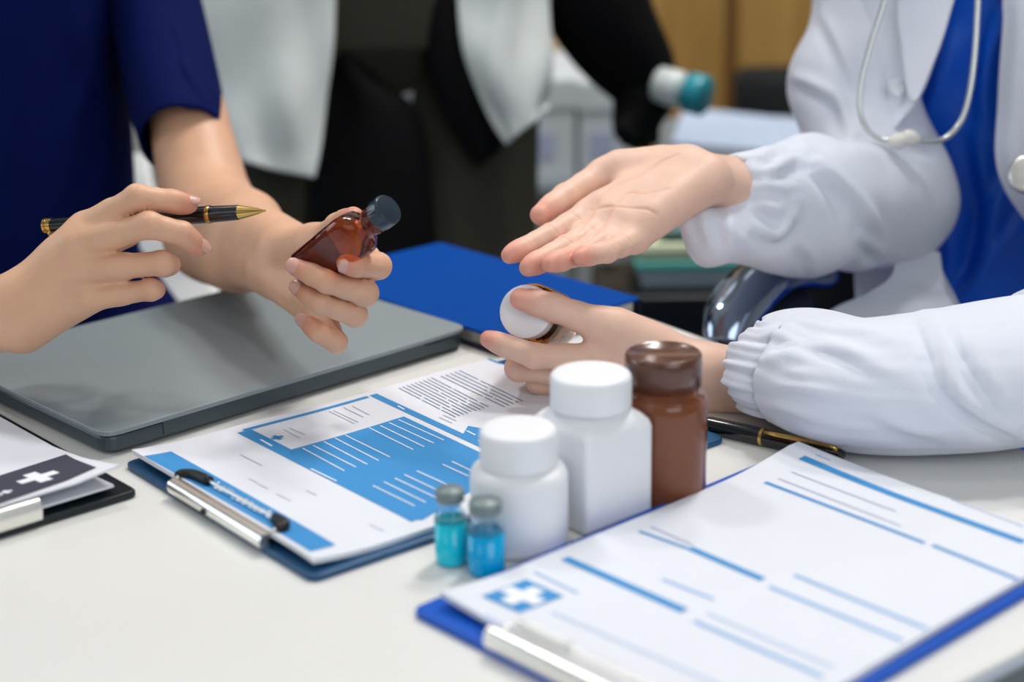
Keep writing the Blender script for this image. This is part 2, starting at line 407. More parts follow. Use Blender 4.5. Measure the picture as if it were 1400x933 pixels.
def put(sh, parent, name, bits, m, label=None, each=None):
    if each:
        for b in bits: mk(each, *b, m, parent, smooth=False)['label'] = label
        return
    mb = MB()
    for b in bits: mb.add(b)
    o = mk(name, *mb.out(), m, parent, smooth=False)
    if label: o['label'] = label
    if len(bits) > 1: o['kind'] = 'stuff'
    return o
def tinylines(sh, p0, p1, step, rows, ends, wd, seg=(.3, 1.)):
    """broken text rows: p0 start pixel, p1 end pixel of the first row, step = pixel offset to the next row"""
    out = []
    for r in range(rows):
        a = np.array(p0, float) + np.array(step) * r; b = np.array(p1, float) + np.array(step) * r
        t = 0.
        while t < .97:
            e = min(t + rnd.uniform(*seg), 1.)
            out.append(sh.bar(tuple(a + (b - a) * t), tuple(a + (b - a) * e), wd)); t = e + .035
    return out
def chrome_clip(fr, parent, v0, v1, u0, depth, z0, h=.012):
    """spring bar of a clipboard: rolled chrome lip, folded plate, pivot pin"""
    m = 26; R = []
    prof = [(u0 - .004, z0), (u0 - .005, z0 + h * .45), (u0 - .0035, z0 + h * .85), (u0, z0 + h), (u0 + .004, z0 + h * .95), (u0 + .0075, z0 + h * .7), (u0 + .011, z0 + h * .52), (u0 + depth, z0 + h * .45), (u0 + depth, z0 + h * .45 - .001), (u0 + .010, z0 + h * .40), (u0 + .004, z0 + h * .62), (u0 + .001, z0 + h * .5), (u0 + .002, z0)]
    for v in np.linspace(v0, v1, 9): R.append(np.array([fr.P(a, v, z) for a, z in prof]))
    return mk('clip_bar', *skinrings(R), M_chrome, parent, autosmooth=50)

# ---- middle clipboard
F1 = Frame((-.252, 1.011), math.radians(38.6))
c1 = empty('clipboard', F1.P(.16, .11, 0), 'dark blue clipboard lying between laptop and pill bottles, holding form with big blue block', 'clipboard', )
M_board1 = mat('dark_blue_vinyl', (16, 74, 116), .42, bump=.15, bscale=500)
mk('board', *prism(F1.poly(rpoly([(0, 0), (.322, 0), (.322, .2255), (0, .2255)], .008)), TZ, TZ + .0042, .0012), M_board1, c1, smooth=False)
def z1(u, v):
    e = np.clip((.045 - u) / .045, 0, 1); rgt = np.clip((v - .19) / .03, 0, 1)
    return .0085 + .0035 * e * e - .0012 * rgt ** 2 + .0006 * np.sin(u * 30 + v * 12)
S1 = Sheet(F1, .0052, .0028, .292, .2162, z1)
p1 = mk('paper', *S1.body(.003), M_paper, c1, smooth=False)
B1 = lambda z, ox, oy, k: None
bl = []
bl.append(S1.pix([(186, 627), (234, 618), (459, 746), (424, 755)], .0003))
put(S1, p1, 'printed_header', bl, M_blue, 'blue header band')
bits = [S1.bar((333, 589), (503, 543), .0038), S1.bar((334, 590), (572, 711), .0105),
        S1.pix([(396, 616), (552, 570), (700, 640), (577, 712)]), S1.pix([(360, 601), (396, 616), (577, 712), (566, 711)]),
        S1.bar((510, 540), (662, 611), .006), S1.pix([(632, 596), (640, 583), (668, 588), (668, 606)]), S1.bar((665, 488), (686, 498), .0022)]
ce = S1.uv(379, 599, .008)
bits.append(S1.cross(ce, np.array([1, 0]), np.array([0, 1]), .0042, .0016))
put(S1, p1, 'printed_form', bits, M_blue, 'flat blue print of the form', each='printed_block')
st = []
for a, b in zip([(414, 614), (428, 610), (443, 605), (458, 600), (472, 596)], [(471, 645), (487, 640), (502, 636), (518, 631), (533, 626)]): st.append(S1.bar(a, b, .0009, lift=.0005))
for a, b in zip([(505, 586), (520, 583), (532, 579), (545, 575)], [(565, 616), (580, 612), (593, 607), (607, 603)]): st.append(S1.bar(a, b, .0009, lift=.0005))
for a, b in zip([(510, 665), (525, 660), (540, 655), (553, 650), (570, 645), (605, 636), (618, 632)], [(567, 693), (582, 688), (597, 682), (612, 678), (625, 670), (640, 652), (655, 650)]): st.append(S1.bar(a, b, .001, lift=.0005))
st.append(S1.bar((356, 602), (372, 611), .0016, lift=.0005)); st.append(S1.bar((425, 642), (460, 659), .0012, lift=.0005))
st.append(S1.bar((544, 556), (553, 561), .0012, lift=.0005)); st.append(S1.bar((638, 590), (650, 596), .0012, lift=.0005))
put(S1, p1, 'printed_lines', st, M_white, 'white ruled line', each='printed_line')
gl = tinylines(S1, (545, 531), (623, 571), (5.6, -1.75), 9, 0, .0007, (.25, .8)) + tinylines(S1, (603, 515), (690, 557), (6.2, -2), 5, 0, .0008, (.25, .8))
put(S1, p1, 'printed_text', gl, M_inkd, 'rows of tiny dark blue text')
gl = [S1.bar(a, b, .0009) for a, b in [((328, 622), (358, 637)), ((418, 671), (433, 678)), ((388, 588), (410, 600)), ((396, 586), (417, 595)), ((450, 563), (485, 580)), ((456, 562), (490, 578)), ((470, 558), (497, 571)), ((482, 556), (505, 568)), ((340, 655), (352, 661)), ((352, 662), (366, 669)), ((378, 676), (398, 686)), ((505, 718), (525, 727)), ((600, 571), (618, 579)), ((606, 568), (624, 576))]]
put(S1, p1, 'printed_caption', gl, mat('print_light_grey', (176, 180, 190), .7))
# blurred white lettering on the header, only its letter-like strokes can be made out
lt = []
for i, (px, py) in enumerate([(287, 662), (294, 669), (301, 672), (309, 675), (317, 683), (325, 686), (332, 690), (341, 695), (348, 699), (357, 702), (366, 708), (374, 713)]):
    c = S1.uv(px + 6, py - 1, .009); k = i % 4
    ring = [c + np.array([math.cos(t) * .0030, math.sin(t) * .0024]) for t in np.linspace(.4 * k, 4.4 + .5 * k, 9)]
    for a, b in zip(ring, ring[1:]):
        d = unit(b - a); nn = np.array([-d[1], d[0]]) * .0006; lt.append(S1.quad([a + nn, b + nn, b - nn, a - nn], .0005, 1, 1))
    if k in (1, 2): lt.append(S1.quad([c + [-.0042, -.0007], c + [.0042, -.0007], c + [.0042, .0005], c + [-.0042, .0005]], .0005, 1, 1))
put(S1, p1, 'printed_lettering', lt, M_white, 'blurred white lettering on header')
vA, vB = .0655, .1755
chrome_clip(F1, c1, vA, vB, .0015, .0075, .0043, .0085)
wire = [F1.P(.004, .066, .0125), F1.P(.0075, .0655, .0135), F1.P(.0125, .076, .0145), F1.P(.0138, .09, .0145), F1.P(.0148, .13, .0145), F1.P(.0152, .165, .0145), F1.P(.0150, .1745, .0145), F1.P(.005, .1745, .0125)]
mk('clip_wire', *tube(wire, .0011, 8, 30), M_chrome, c1)
for P in ([F1.P(.0055, .0655, .0128), F1.P(.0078, .0652, .0135), F1.P(.0118, .0715, .0142), F1.P(.0132, .080, .0145), F1.P(.0138, .089, .0145)], [F1.P(.0151, .163, .0145), F1.P(.0153, .172, .0145), F1.P(.0138, .1755, .0142), F1.P(.0085, .1755, .0132)]):
    o_ = mk('rubber_grip', *tube(P, .0033, 10, 14), mat('black_rubber', (16, 18, 20), .5), c1); o_['label'] = 'black rubber grip'
mk('rivet', *lathe([(0, .0022), (.0015, .002), (.002, .001), (.002, 0)], F1.P(-.0030, vA + (vB - vA) * .42, .0068), (-F1.a[0], -F1.a[1], .2), 14), mat('dark_steel', (60, 52, 44), .4, .8), c1)

# ---- front clipboard
a3 = unit(onz(1085, 622)[:2] - onz(562, 845)[:2]); ang3 = math.atan2(a3[1], a3[0])
F2 = Frame(onz(562, 843)[:2], ang3 - .004)
vR = .5 * (F2.loc(1180, 931, .004)[1] + F2.loc(1400, 822, .004)[1])
c2 = empty('clipboard', F2.P(.16, .11, 0), 'bright blue clipboard nearest the viewer at lower right, form with white cross logo', 'clipboard')
M_board2 = mat('bright_blue_vinyl', (0, 84, 190), .4, bump=.1, bscale=500, spec=.35)
mk('board', *prism(F2.poly(rpoly([(0, 0), (.315, 0), (.315, vR), (0, vR)], .007)), TZ, TZ + .005, .0014), M_board2, c2, smooth=False)
W2 = vR - .008
def z2(u, v):
    e = np.clip((.05 - u) / .05, 0, 1) * np.clip((.07 - v) / .07, 0, 1); k = np.clip((u - .23) / .06, 0, 1) * np.clip((.10 - v) / .10, 0, 1)
    return .0088 + .005 * e ** 1.5 + .005 * k ** 1.6 + .0005 * np.sin(u * 26 + v * 17)
S2 = Sheet(F2, .0125, .010, .300, vR - .0155, z2)
p2 = mk('paper', *S2.body(.0034), M_paper, c2, smooth=False)
bits = [S2.bar((1096, 626), (1400, 742), .0062), S2.bar((1046, 660), (1264, 743), .0031), S2.bar((1275, 746), (1400, 796), .0031),
        S2.bar((874, 727), (947, 753), .0026), S2.bar((943, 750), (1043, 793), .0052), S2.bar((772, 764), (936, 836), .0062)]
cq = [S2.uv(*p, .009) for p in ((658, 816), (719, 793), (771, 816), (710, 839))]
bits.append(S2.quad(cq, .0003, 4, 4))
put(S2, p2, 'printed_form', bits, M_blue, 'flat blue print of the form', each='printed_bar')
cc = np.mean(cq, 0); d1 = unit(cq[1] - cq[0]); d2 = unit(cq[3] - cq[0]); ar = np.linalg.norm(cq[1] - cq[0]) * .37
put(S2, p2, 'printed_cross', [S2.cross(cc, d1, d2, ar, ar * .36, .0006)], M_white, 'white medical cross')
bits = [S2.bar((1086, 787), (1268, 861), .0028), S2.bar((1052, 803), (1234, 877), .0028), S2.bar((949, 850), (1125, 926), .003), S2.bar((906, 793), (976, 820), .0022), S2.bar((731, 783), (790, 812), .0016)]
put(S2, p2, 'printed_rules', bits, M_blue2, 'pale blue writing line', each='printed_line')
bits = [S2.bar((967, 839), (1140, 913), .0026), S2.bar((755, 838), (985, 938), .0024), S2.bar((652, 846), (735, 890), .004)]
put(S2, p2, 'printed_faint_rules', bits, M_blue3, 'faint blue writing line', each='printed_line')
bits = [S2.bar((1082, 646), (1225, 700), .0008), S2.bar((1064, 655), (1232, 720), .0008), S2.bar((1115, 622), (1135, 630), .0008), S2.bar((1300, 683), (1400, 721), .0007), S2.bar((890, 721), (947, 746), .0010)]
put(S2, p2, 'printed_text', bits, mat('print_bluegrey', (128, 146, 190), .7), 'thin blue grey line', each='printed_line')
edge = [S2.uv(605, 812, .012), S2.uv(625, 835, .010), S2.uv(660, 852, .009)]
vA2 = F2.loc(650, 872, .012)[1]
chrome_clip(F2, c2, vA2, vA2 + .125, .003, .010, .005, .010)
lv = [F2.P(.010, vA2 + .008, .0155), F2.P(.0125, vA2 + .014, .016), F2.P(.0128, vA2 + .04, .016), F2.P(.0128, vA2 + .085, .016), F2.P(.0122, vA2 + .107, .016), F2.P(.009, vA2 + .112, .0155), F2.P(.005, vA2 + .112, .0145)]
mk('clip_wire', *tube([F2.P(.005, vA2 + .008, .0145)] + lv, .0015, 8, 36), M_chrome, c2)
mk('clip_grip', *tube([F2.P(.0128, vA2 + .013, .0165), F2.P(.0128, vA2 + .046, .0165)], .0036, 12, 8), mat('white_grip', (240, 240, 236), .3), c2)['label'] = 'white tube grip'

# ---- left clipboard
aL = unit(onz(188, 682)[:2] - onz(0, 740)[:2])
F3 = Frame(onz(190, 680)[:2], math.atan2(aL[1], aL[0]) + math.pi / 2)       # a runs away along the board, b back along the clip edge
F3.b = -np.array([math.cos(math.atan2(aL[1], aL[0])), math.sin(math.atan2(aL[1], aL[0]))])
c3 = empty('clipboard', F3.P(.16, .11, 0), 'black clipboard cropped at left edge, its form headed by a charcoal band', 'clipboard')
mk('board', *prism(F3.poly(rpoly([(0, 0), (.318, 0), (.318, .23), (0, .23)], .006)), TZ, TZ + .005, .0014), mat('black_vinyl', (10, 24, 30), .35), c3, smooth=False)
def z3(u, v):
    return .0155 - .010 * np.clip(u / .09, 0, 1) ** .8 + .0035 * np.clip((.03 - v) / .03, 0, 1) * np.clip((.05 - u) / .05, 0, 1) + .0042 * np.clip((.02 + u) / .1, 0, 1) * 0 + .0018
S3b = Sheet(F3, .006, .013, .297, .21, lambda u, v: .0068 + .0035 * np.clip((.06 - u) / .06, 0, 1))
mk('paper', *S3b.body(.0017), M_paper, c3, smooth=False)
S3 = Sheet(F3, .002, .0095, .297, .212, lambda u, v: z3(u, v) + .003)
p3 = mk('paper', *S3.body(.0012), M_paper, c3, smooth=False)
bits = [S3.pix([(90, 622), (132, 640), (-30, 701), (-60, 670)], .0003, .016)]
put(S3, p3, 'printed_header', bits, M_navyink, 'charcoal header band')
cb = S3.uv(52, 654, .016)
put(S3, p3, 'printed_cross', [S3.cross(cb, np.array([1, 0]), np.array([0, 1]), .0125, .0042, .0006)], M_white, 'white medical cross')
bt = []
c_ = S3.uv(9, 674, .016)
bt.append(S3.cross(c_, np.array([1, 0]), np.array([0, 1]), .0035, .0014, .0006)); bt.append(S3.quad([c_ + [-.004, .004], c_ + [.002, .004], c_ + [.002, .0058], c_ + [-.004, .0058]], .0006, 1, 1))
put(S3, p3, 'printed_lettering', bt, M_white)
vC = F3.loc(77, 712, .010)[1]
chrome_clip(F3, c3, vC, vC + .125, .003, .013, .005, .0135)

# ------------------------------------------------------------------ laptop
FL = Frame(onz(146, 629)[:2], math.radians(43.6)); FL.b = -FL.b
LL, LW = .322, .228
lp = empty('laptop', FL.P(.16, .11, 0), 'closed dark grey laptop under the two hands on the left', 'laptop')
M_lap = mat('laptop_aluminium', (140, 150, 154), .42, .0, noise=.02, nscale=20, coat=.08, spec=.4)
M_lapd = mat('laptop_side', (70, 82, 88), .4, .2)
mk('base', *prism(FL.poly(rpoly([(.002, .002), (LL - .002, .002), (LL - .002, LW), (.002, LW)], .012)), TZ + .0022, TZ + .0132, .002), M_lapd, lp, smooth=False)
mk('lid', *prism(FL.poly(rpoly([(0, 0), (LL, 0), (LL, LW), (0, LW)], .013)), TZ + .0142, TZ + .0178, .0008), M_lap, lp, smooth=False)
mk('hinge', *prism(FL.poly([(.045, .0012), (LL - .045, .0012), (LL - .045, .007), (.045, .007)]), TZ + .0042, TZ + .0148, .0006), M_lapd, lp, smooth=False)
for u, v in ((.02, .02), (LL - .02, .02), (LL - .02, LW - .02), (.02, LW - .02)):
    mk('rubber_foot', *box(FL.P(u, v, 0) - [.006, .006, 0], FL.P(u, v, 0) + [.006, .006, .0022]), mat('black_rubber', (16, 18, 20), .5), lp, smooth=False)

# ------------------------------------------------------------------ blue book
zb = TZ + .016
bR, bN, bF = onz(877, 407, zb)[:2], onz(696, 466, zb)[:2], onz(602, 331, zb)[:2]
bx = unit(bF - bR); bw = np.linalg.norm(bF - bR); by = np.array([-bx[1], bx[0]]); by = by if by @ (bN - bR) > 0 else -by; bh = float(by @ (bN - bR))
bc = [bR, bR + by * bh, bR + by * bh + bx * bw, bR + bx * bw]
bk = empty('notebook', (*np.mean(bc, 0), TZ), 'thick blue hardcover notebook on the table behind the hands', 'notebook')
M_bcov = mat('blue_cover', (0, 68, 152), .7, bump=.2, bscale=700, spec=.08)
mk('cover', *prism(rpoly(bc, .006), zb - .0026, zb, .0008), M_bcov, bk, smooth=False)
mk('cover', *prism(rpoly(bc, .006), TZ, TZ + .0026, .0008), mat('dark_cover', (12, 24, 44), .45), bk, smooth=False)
q = .005
pgs = [bR + by * q + bx * q, bR + by * (bh - q) + bx * q, bR + by * (bh - q) + bx * (bw - q), bR + by * q + bx * (bw - q)]
mk('page_block', *prism(pgs, TZ + .0026, zb - .0026), mat('page_edges', (205, 200, 190), .8, noise=.12, nscale=300), bk, smooth=False)
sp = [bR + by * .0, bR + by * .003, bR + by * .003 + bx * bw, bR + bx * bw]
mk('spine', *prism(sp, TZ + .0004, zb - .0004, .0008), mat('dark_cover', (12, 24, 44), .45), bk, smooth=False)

# ------------------------------------------------------------------ bottles
def z_at(px, py, d): return U(px, py, d)[2]
def z_on(px, py, p): r = ray(px, py); return CAM[2] + r[2] * (p[1] / r[1])      # height of a pixel row above a spot
def dist(p): return float((np.asarray(p) - CAM) @ FW)
M_hdpe = mat('white_plastic', (238, 239, 242), .42, sss=.0, noise=.01, nscale=20)
def ribbed_cap(c, r, h, m=96, rib=.0004, dome=.0012):
    R = []; t = np.arange(m) * 2 * math.pi / m; k = rib * (np.arange(m) % 2)
    for rr, z, rb in [(r - .002, 0, 0), (r, .0006, 1), (r, h - .0035, 1), (r - .0004, h - .0018, 0), (r - .0016, h - .0004, 0), (r - .004, h, 0), (r * .5, h + .0002, 0)]:
        q = rr - k * rb; R.append(np.column_stack([c[0] + q * np.cos(t), c[1] + q * np.sin(t), np.full(m, c[2] + z)]))
    return skinrings(R)
# round white bottle
bc_ = onz(711, 742); r_ = 66.5 * dist(bc_) / FPX
rw = empty('pill_bottle', bc_, 'short round white pill bottle with wide white cap, just behind the blue vials', 'bottle')
zc = z_on(705, 584, bc_); zcb = zc - .0225
prof = [(r_ * .0, .0015), (r_ * .8, .0), (r_ * .95, .0006), (r_, .004), (r_, zcb - TZ - .0075), (r_ * .985, zcb - TZ - .0045), (r_ * .94, zcb - TZ - .002), (r_ * .88, zcb - TZ - .0006), (r_ * .76, zcb - TZ), (r_ * .70, zcb - TZ + .006), (0.0, zcb - TZ + .006)]
mk('body', *lathe(prof, (bc_[0], bc_[1], TZ), m=64), M_hdpe, rw)
mk('cap', *ribbed_cap((bc_[0], bc_[1], zcb + .0012), 54 * (dist(bc_) - .03) / FPX, zc - zcb - .0012), M_hdpe, rw, autosmooth=40)
# square white bottle
bs = np.array([.049, .932, TZ]); bs = np.array([.0455, .9245, TZ]); rot = math.radians(38.7); ds = dist(bs)
sw = empty('pill_bottle', bs, 'tall square-shouldered white pill bottle between round white and brown bottles', 'bottle')
zt = z_on(802, 509, bs); hcap = .0215; zb_ = zt - hcap
def sq(w, d, r, z):
    pts = rpoly([(-w, -d), (w, -d), (w, d), (-w, d)], r, 7); k = np.array([[math.cos(rot), -math.sin(rot)], [math.sin(rot), math.cos(rot)]])
    return np.column_stack([pts @ k.T + bs[:2], np.full(len(pts), z)])
hw, hd = .0262, .0262; H_ = zb_ - TZ
R = [sq(hw - .004, hd - .004, .005, TZ), sq(hw - .001, hd - .001, .0045, TZ + .001), sq(hw, hd, .0045, TZ + .004), sq(hw, hd, .0045, TZ + H_ - .0105), sq(hw - .0008, hd - .0008, .0055, TZ + H_ - .007), sq(hw - .003, hd - .003, .009, TZ + H_ - .0035), sq(hw - .006, hd - .006, .011, TZ + H_ - .0012), sq(.018, .018, .0165, TZ + H_), sq(.018, .018, .0165, TZ + H_ + .003)]
mk('body', *skinrings(R), M_hdpe, sw)
mk('cap', *ribbed_cap((bs[0], bs[1], zb_ + .001), 56.5 * (ds - .035) / FPX, hcap - .001), M_hdpe, sw, autosmooth=40)
# brown jar
bb = onz(905, 676); db = dist(bb); rb_ = 60 * db / FPX
bj = empty('pill_bottle', bb, 'translucent brown plastic pill bottle with dark brown lid, behind the white bottles', 'bottle')
M_brown = mat('brown_plastic', (160, 96, 64), .12, trans=.5, ior=1.3, coat=.5)
zl = z_on(902, 481, bb); zlb = zl - .021; hb = zlb - TZ
prof = [(0, .001), (rb_ * .85, 0), (rb_ * .97, .001), (rb_, .005), (rb_, hb - .011), (rb_ * .985, hb - .0075), (rb_ * .94, hb - .005), (rb_ * .80, hb - .0035), (rb_ * .79, hb + .006), (rb_ * .74, hb + .006), (rb_ * .75, hb - .003), (rb_ * .93, hb - .010), (rb_ * .95, hb - .016), (rb_ * .95, .006), (0, .004)]
mk('body', *lathe(prof, (bb[0], bb[1], TZ), m=64), M_brown, bj)
rl = 53.5 * (db - .035) / FPX; hl = zl - zlb
mk('lid', *lathe([(rl * .9, .0008), (rl, .0012), (rl, hl - .004), (rl * .99, hl - .0018), (rl * .95, hl - .0004), (rl * .90, hl), (rl * .87, hl - .0012), (0, hl - .0012)], (bb[0], bb[1], zlb), m=64), mat('dark_brown_plastic', (92, 58, 44), .25, coat=.4), bj)
# vials
M_glass = mat('clear_glass', (235, 245, 248), .03, trans=1, ior=1.25)
def vial(px, pyb, halfw, ptop, label, col):
    c = onz(px, pyb - 6); d = dist(c); r = halfw * d / FPX; h = z_on(px, ptop + 5, c) - TZ
    t = empty('glass_vial', c, label, 'vial', 'small glass vials of blue liquid')
    prof = [(r * .985, h * .585), (r, h * .60), (r * .93, h * .66), (r * .66, h * .73), (r * .62, h * .80), (r * .74, h * .82), (r * .74, h * .86), (r * .64, h * .86), (r * .54, h * .80), (r * .58, h * .735), (r * .84, h * .67), (r * .90, h * .60)]
    v_, f_ = lathe(prof, c, m=40); f_ = f_[:-2]; n_ = 40; f_ += [[(len(prof) - 1) * n_ + j, (len(prof) - 1) * n_ + (j + 1) % n_, (j + 1) % n_, j] for j in range(n_)]
    mk('body', v_, f_, M_glass, t)
    mk('liquid', *lathe([(0, .0004), (r * .86, .0004), (r * .97, .001), (r, .003), (r, h * .583), (0, h * .583)], c, m=40), mat('liquid_%d' % col[1], col, .08, trans=.10, ior=1.3, coat=.5), t)
    mk('stopper', *lathe([(r * .70, h * .83), (r * .86, h * .835), (r * .88, h * .85), (r * .88, h * .965), (r * .8, h * .985), (r * .45, h * .99), (r * .4, h), (0, h)], c, m=32), mat('stopper_grey', (120, 134, 136), .45, .2), t)
vial(618, 775, 22.5, 662, 'left one of two blue glass vials, turquoise and touching the clipboard side', (20, 210, 234))
vial(665.5, 789, 25.5, 678, 'front right one of two blue glass vials, deeper blue with grey stopper', (0, 178, 236))

# ------------------------------------------------------------------ pens
def pen(ends, spec, label, clip_up, r=.0052, ce=.29, cw=1.):
    a, b = np.asarray(ends[0]), np.asarray(ends[1]); L = np.linalg.norm(b - a); ax = unit(b - a)
    t = empty('pen', (a + b) / 2, label, 'pen')
    u, q_, _ = basis(ax); cu = unit(np.asarray(clip_up) - ax * (np.asarray(clip_up) @ ax))
    ref = (cu, np.cross(ax, cu), ax)
    for name, prof, m in spec: mk(name, *lathe([(x * r, y * L) for x, y in prof], a, m=28, ref=ref), m, t, autosmooth=35)
    cl = [a + ax * L * .035 + cu * r * .9, a + ax * L * .04 + cu * r * 1.5, a + ax * L * .12 + cu * r * 1.55, a + ax * L * ce + cu * r * 1.25]
    mk('pen_clip', *tube(cl, [.0016 * cw, .0018 * cw, .0015 * cw, .0012 * cw], 8, 14, flat=.6, upv=tuple(cu)), M_gold, t)
    return t
spec = [('finial', [(0, 0), (.8, .0), (1, .004), (1, .012), (.8, .016), (.8, .022), (1.03, .026), (1.03, .040), (.9, .040)], M_gold),
        ('cap', [(.9, .038), (1, .04), (1.05, .25), (1.02, .44), (.9, .44)], M_blackgloss),
        ('centre_band', [(.9, .435), (1.08, .44), (1.1, .455), (1.08, .47), (.9, .47)], M_gold),
        ('barrel', [(.9, .465), (1.0, .47), (1.0, .60), (1.12, .70), (1.12, .745), (.9, .745)], M_blackgloss),
        ('grip_ring', [(.9, .74), (1.16, .744), (1.2, .752), (1.16, .762), (.9, .763)], M_gold),
        ('grip', [(.9, .76), (1.08, .762), (.98, .88), (.9, .883), (.7, .884)], M_blackgloss),
        ('nib_cone', [(.7, .88), (.92, .884), (.72, .92), (.42, .965), (.22, .985), (.16, .99), (.12, 1.0), (0, 1.0)], M_gold)]
pen((U(60, 309, 1.165), U(363, 288, 1.125)), spec, 'black and gold ballpoint pen held between the fingers at left', -FW * .4 - UPV * .8)
spec2 = [('barrel', [(0, 0), (.7, .002), (.95, .01), (1, .03), (1, .5), (1.06, .54), (1.02, .9), (.8, .97), (.3, 1), (0, 1)], M_blackgloss), ('centre_band', [(.9, .515), (1.12, .52), (1.12, .54), (.9, .545)], M_gold)]
pen((onz(1153, 622, TZ + .006), onz(952, 577, TZ + .006)), spec2, 'black pen with gold clip lying under the white sleeve cuff', UPV * .5 - FW, .0056, .5, 1.7)

# ------------------------------------------------------------------ hands
def finger_field(L, J, r, palm, k=.0035, thumb=False):
    J = [np.asarray(p, float) for p in J]; cen = np.mean(J, 0)
    for i in range(len(J) - 1):
        a, b = J[i], J[i + 1]; mid = (a + b) / 2; d = unit(b - a)
        v = cen - mid; v = v - d * (v @ d)
        if np.linalg.norm(v) < .0025: v = palm - d * (palm @ d)
        v = unit(v); rm = .5 * (r[i] + r[i + 1]) * (.90 if i < len(J) - 2 else .98)
        L.cone(a, mid, r[i], rm, k); L.cone(mid, b, rm, r[i + 1], k)
        L.cone(a * .7 + b * .3 + v * .0018, a * .3 + b * .7 + v * .0018, rm * .82, rm * .80, k)
def nail_mesh(tip, dip, dors, r, wang=.95, ln=.0095):
    d = unit(tip - dip); n = unit(dors - d * (dors @ d)); s_ = np.cross(d, n); V = []; f = []
    nu, nv = 11, 9
    for lay in (0, 1):
        for i in range(nu):
            for j in range(nv):
                t = -1 + 2 * i / (nu - 1); q_ = -1 + 2 * j / (nv - 1)
                # superellipse outline
                w_ = (1 - abs(t) ** 2.4) ** (1 / 2.4) if abs(t) < 1 else 0
                th = q_ * wang * max(w_, .12); rad = r * (1.02 - .10 * max(t, 0) ** 2) + (.00025 if lay == 0 else -.0014)
                V.append(tip + d * (r * .62 + t * ln / 2 - ln * .22) + rad * (math.cos(th) * n + math.sin(th) * s_))
    N = nu * nv
    for i in range(nu - 1):
        for j in range(nv - 1):
            a = i * nv + j; q_ = [a, a + 1, a + nv + 1, a + nv]; f.append(q_); f.append([x + N for x in q_[::-1]])
    rim = [j for j in range(nv)] + [i * nv + nv - 1 for i in range(1, nu)] + [(nu - 1) * nv + j for j in range(nv - 2, -1, -1)] + [i * nv for i in range(nu - 2, 0, -1)]
    for a, b in zip(rim, rim[1:] + rim[:1]): f.append([b, a, a + N, b + N])
    return V, f
FR = {'index': (.0100, .0088, .0076, .0063), 'middle': (.0103, .0090, .0078, .0064), 'ring': (.0099, .0084, .0072, .0060), 'pinky': (.0088, .0074, .0064, .0054)}
def arm_mesh(W, E, fingers, thumb, palm, scl=1., wr=(.0185, .009), er=(.030, .014), h=.0015, extra=None, upper=None, ur=.042, knuckle=False, grow=1.):
    """forearm + hand as one melted volume. fingers: dict name->[mcp,pip,dip,tip]; thumb [cmc,mcp,ip,tip]"""
    pts = [W, E] + [p for v in fingers.values() for p in v] + list(thumb) + ([upper] if upper is not None else [])
    P = np.array(pts); mar = .03 if upper is None else .055
    S = SDF(P.min(0) - mar - .02, P.max(0) + mar + .02, h)
    W = np.asarray(W, float); E = np.asarray(E, float); palm = unit(palm)
    mi, mp_ = np.asarray(fingers['index'][0]), np.asarray(fingers['pinky'][0]); side = unit(mi - mp_)
    fd = unit(W - E); sd = unit(side - fd * (side @ fd))
    for sg in (-1, 1):
        S.cone(W + sd * sg * wr[1], E + sd * sg * er[1], wr[0], er[0], .012)
        S.cone(W * .45 + E * .55 + sd * sg * .012, E * .85 + W * .15 + sd * sg * er[1], er[0] * .92, er[0] * 1.03, .012)
    if upper is not None: S.cone(E, upper, er[0] + .008, ur, .02)
    names = ['index', 'middle', 'ring', 'pinky']; rr = {k: np.array(v) * scl for k, v in FR.items()}
    for i, nme in enumerate(names):
        m0 = np.asarray(fingers[nme][0]); st_ = W + side * (1.5 - i) * .0065 * scl
        S.cone(st_, m0, .0135 * scl, rr[nme][0] * 1.06, .010)
        S.cone(st_ + palm * .006 * scl, m0 * .88 + W * .12 + palm * .0055 * scl, .0120 * scl, rr[nme][0] * .98, .009)
        S.cone(m0, m0 * .45 + np.asarray(fingers[nme][1]) * .55, rr[nme][0], .5 * (rr[nme][0] + rr[nme][1]), .006)
        if knuckle:
            S.cone(m0 - palm * .0050, m0 - palm * .0050, rr[nme][0] * .74, rr[nme][0] * .74, .004)
            S.cone(m0 - palm * .0092, W * .75 + m0 * .25 - palm * .0108, .0026, .0020, .003)
    T = [np.asarray(p, float) for p in thumb]
    S.cone(W - side * .015 * scl + palm * .007 * scl, mp_ * .72 + W * .28 + palm * .007 * scl, .0145 * scl, .0115 * scl, .010)
    S.cone(T[0], T[1], .0150 * scl, .0118 * scl, .010)
    S.cone(W * .7 + T[0] * .3 + palm * .004, T[0] * .3 + T[1] * .7 + palm * .004 * scl, .0155 * scl, .0130 * scl, .010)
    S.cone(T[0] * .35 + T[1] * .65, mi * .62 + W * .38, .0085 * scl, .0085 * scl, .012)
    S.cone(T[1], T[1] * .5 + T[2] * .5, .0115 * scl, .0100 * scl, .006)
    L = S.local(T, .025); finger_field(L, T[1:], np.array([.0116, .0100, .0078]) * scl, palm); S.merge(L, .0022)
    for nme in names:
        L = S.local(fingers[nme], .022); finger_field(L, fingers[nme], rr[nme], palm); S.merge(L, .0016)
    if extra: extra(S)
    V, Q = S.mesh(2)
    # pinker skin at finger ends and joints: colour of the skin itself
    tint = np.zeros(len(V))
    for ch in list(fingers.values()) + [T[1:]]:
        tint = np.maximum(tint, .75 * np.exp(-(np.linalg.norm(V - ch[-1], axis=1) / .013) ** 2))
        for p in ch[1:-1]: tint = np.maximum(tint, .22 * np.exp(-(np.linalg.norm(V - p, axis=1) / .009) ** 2))
    return V, Q, tint
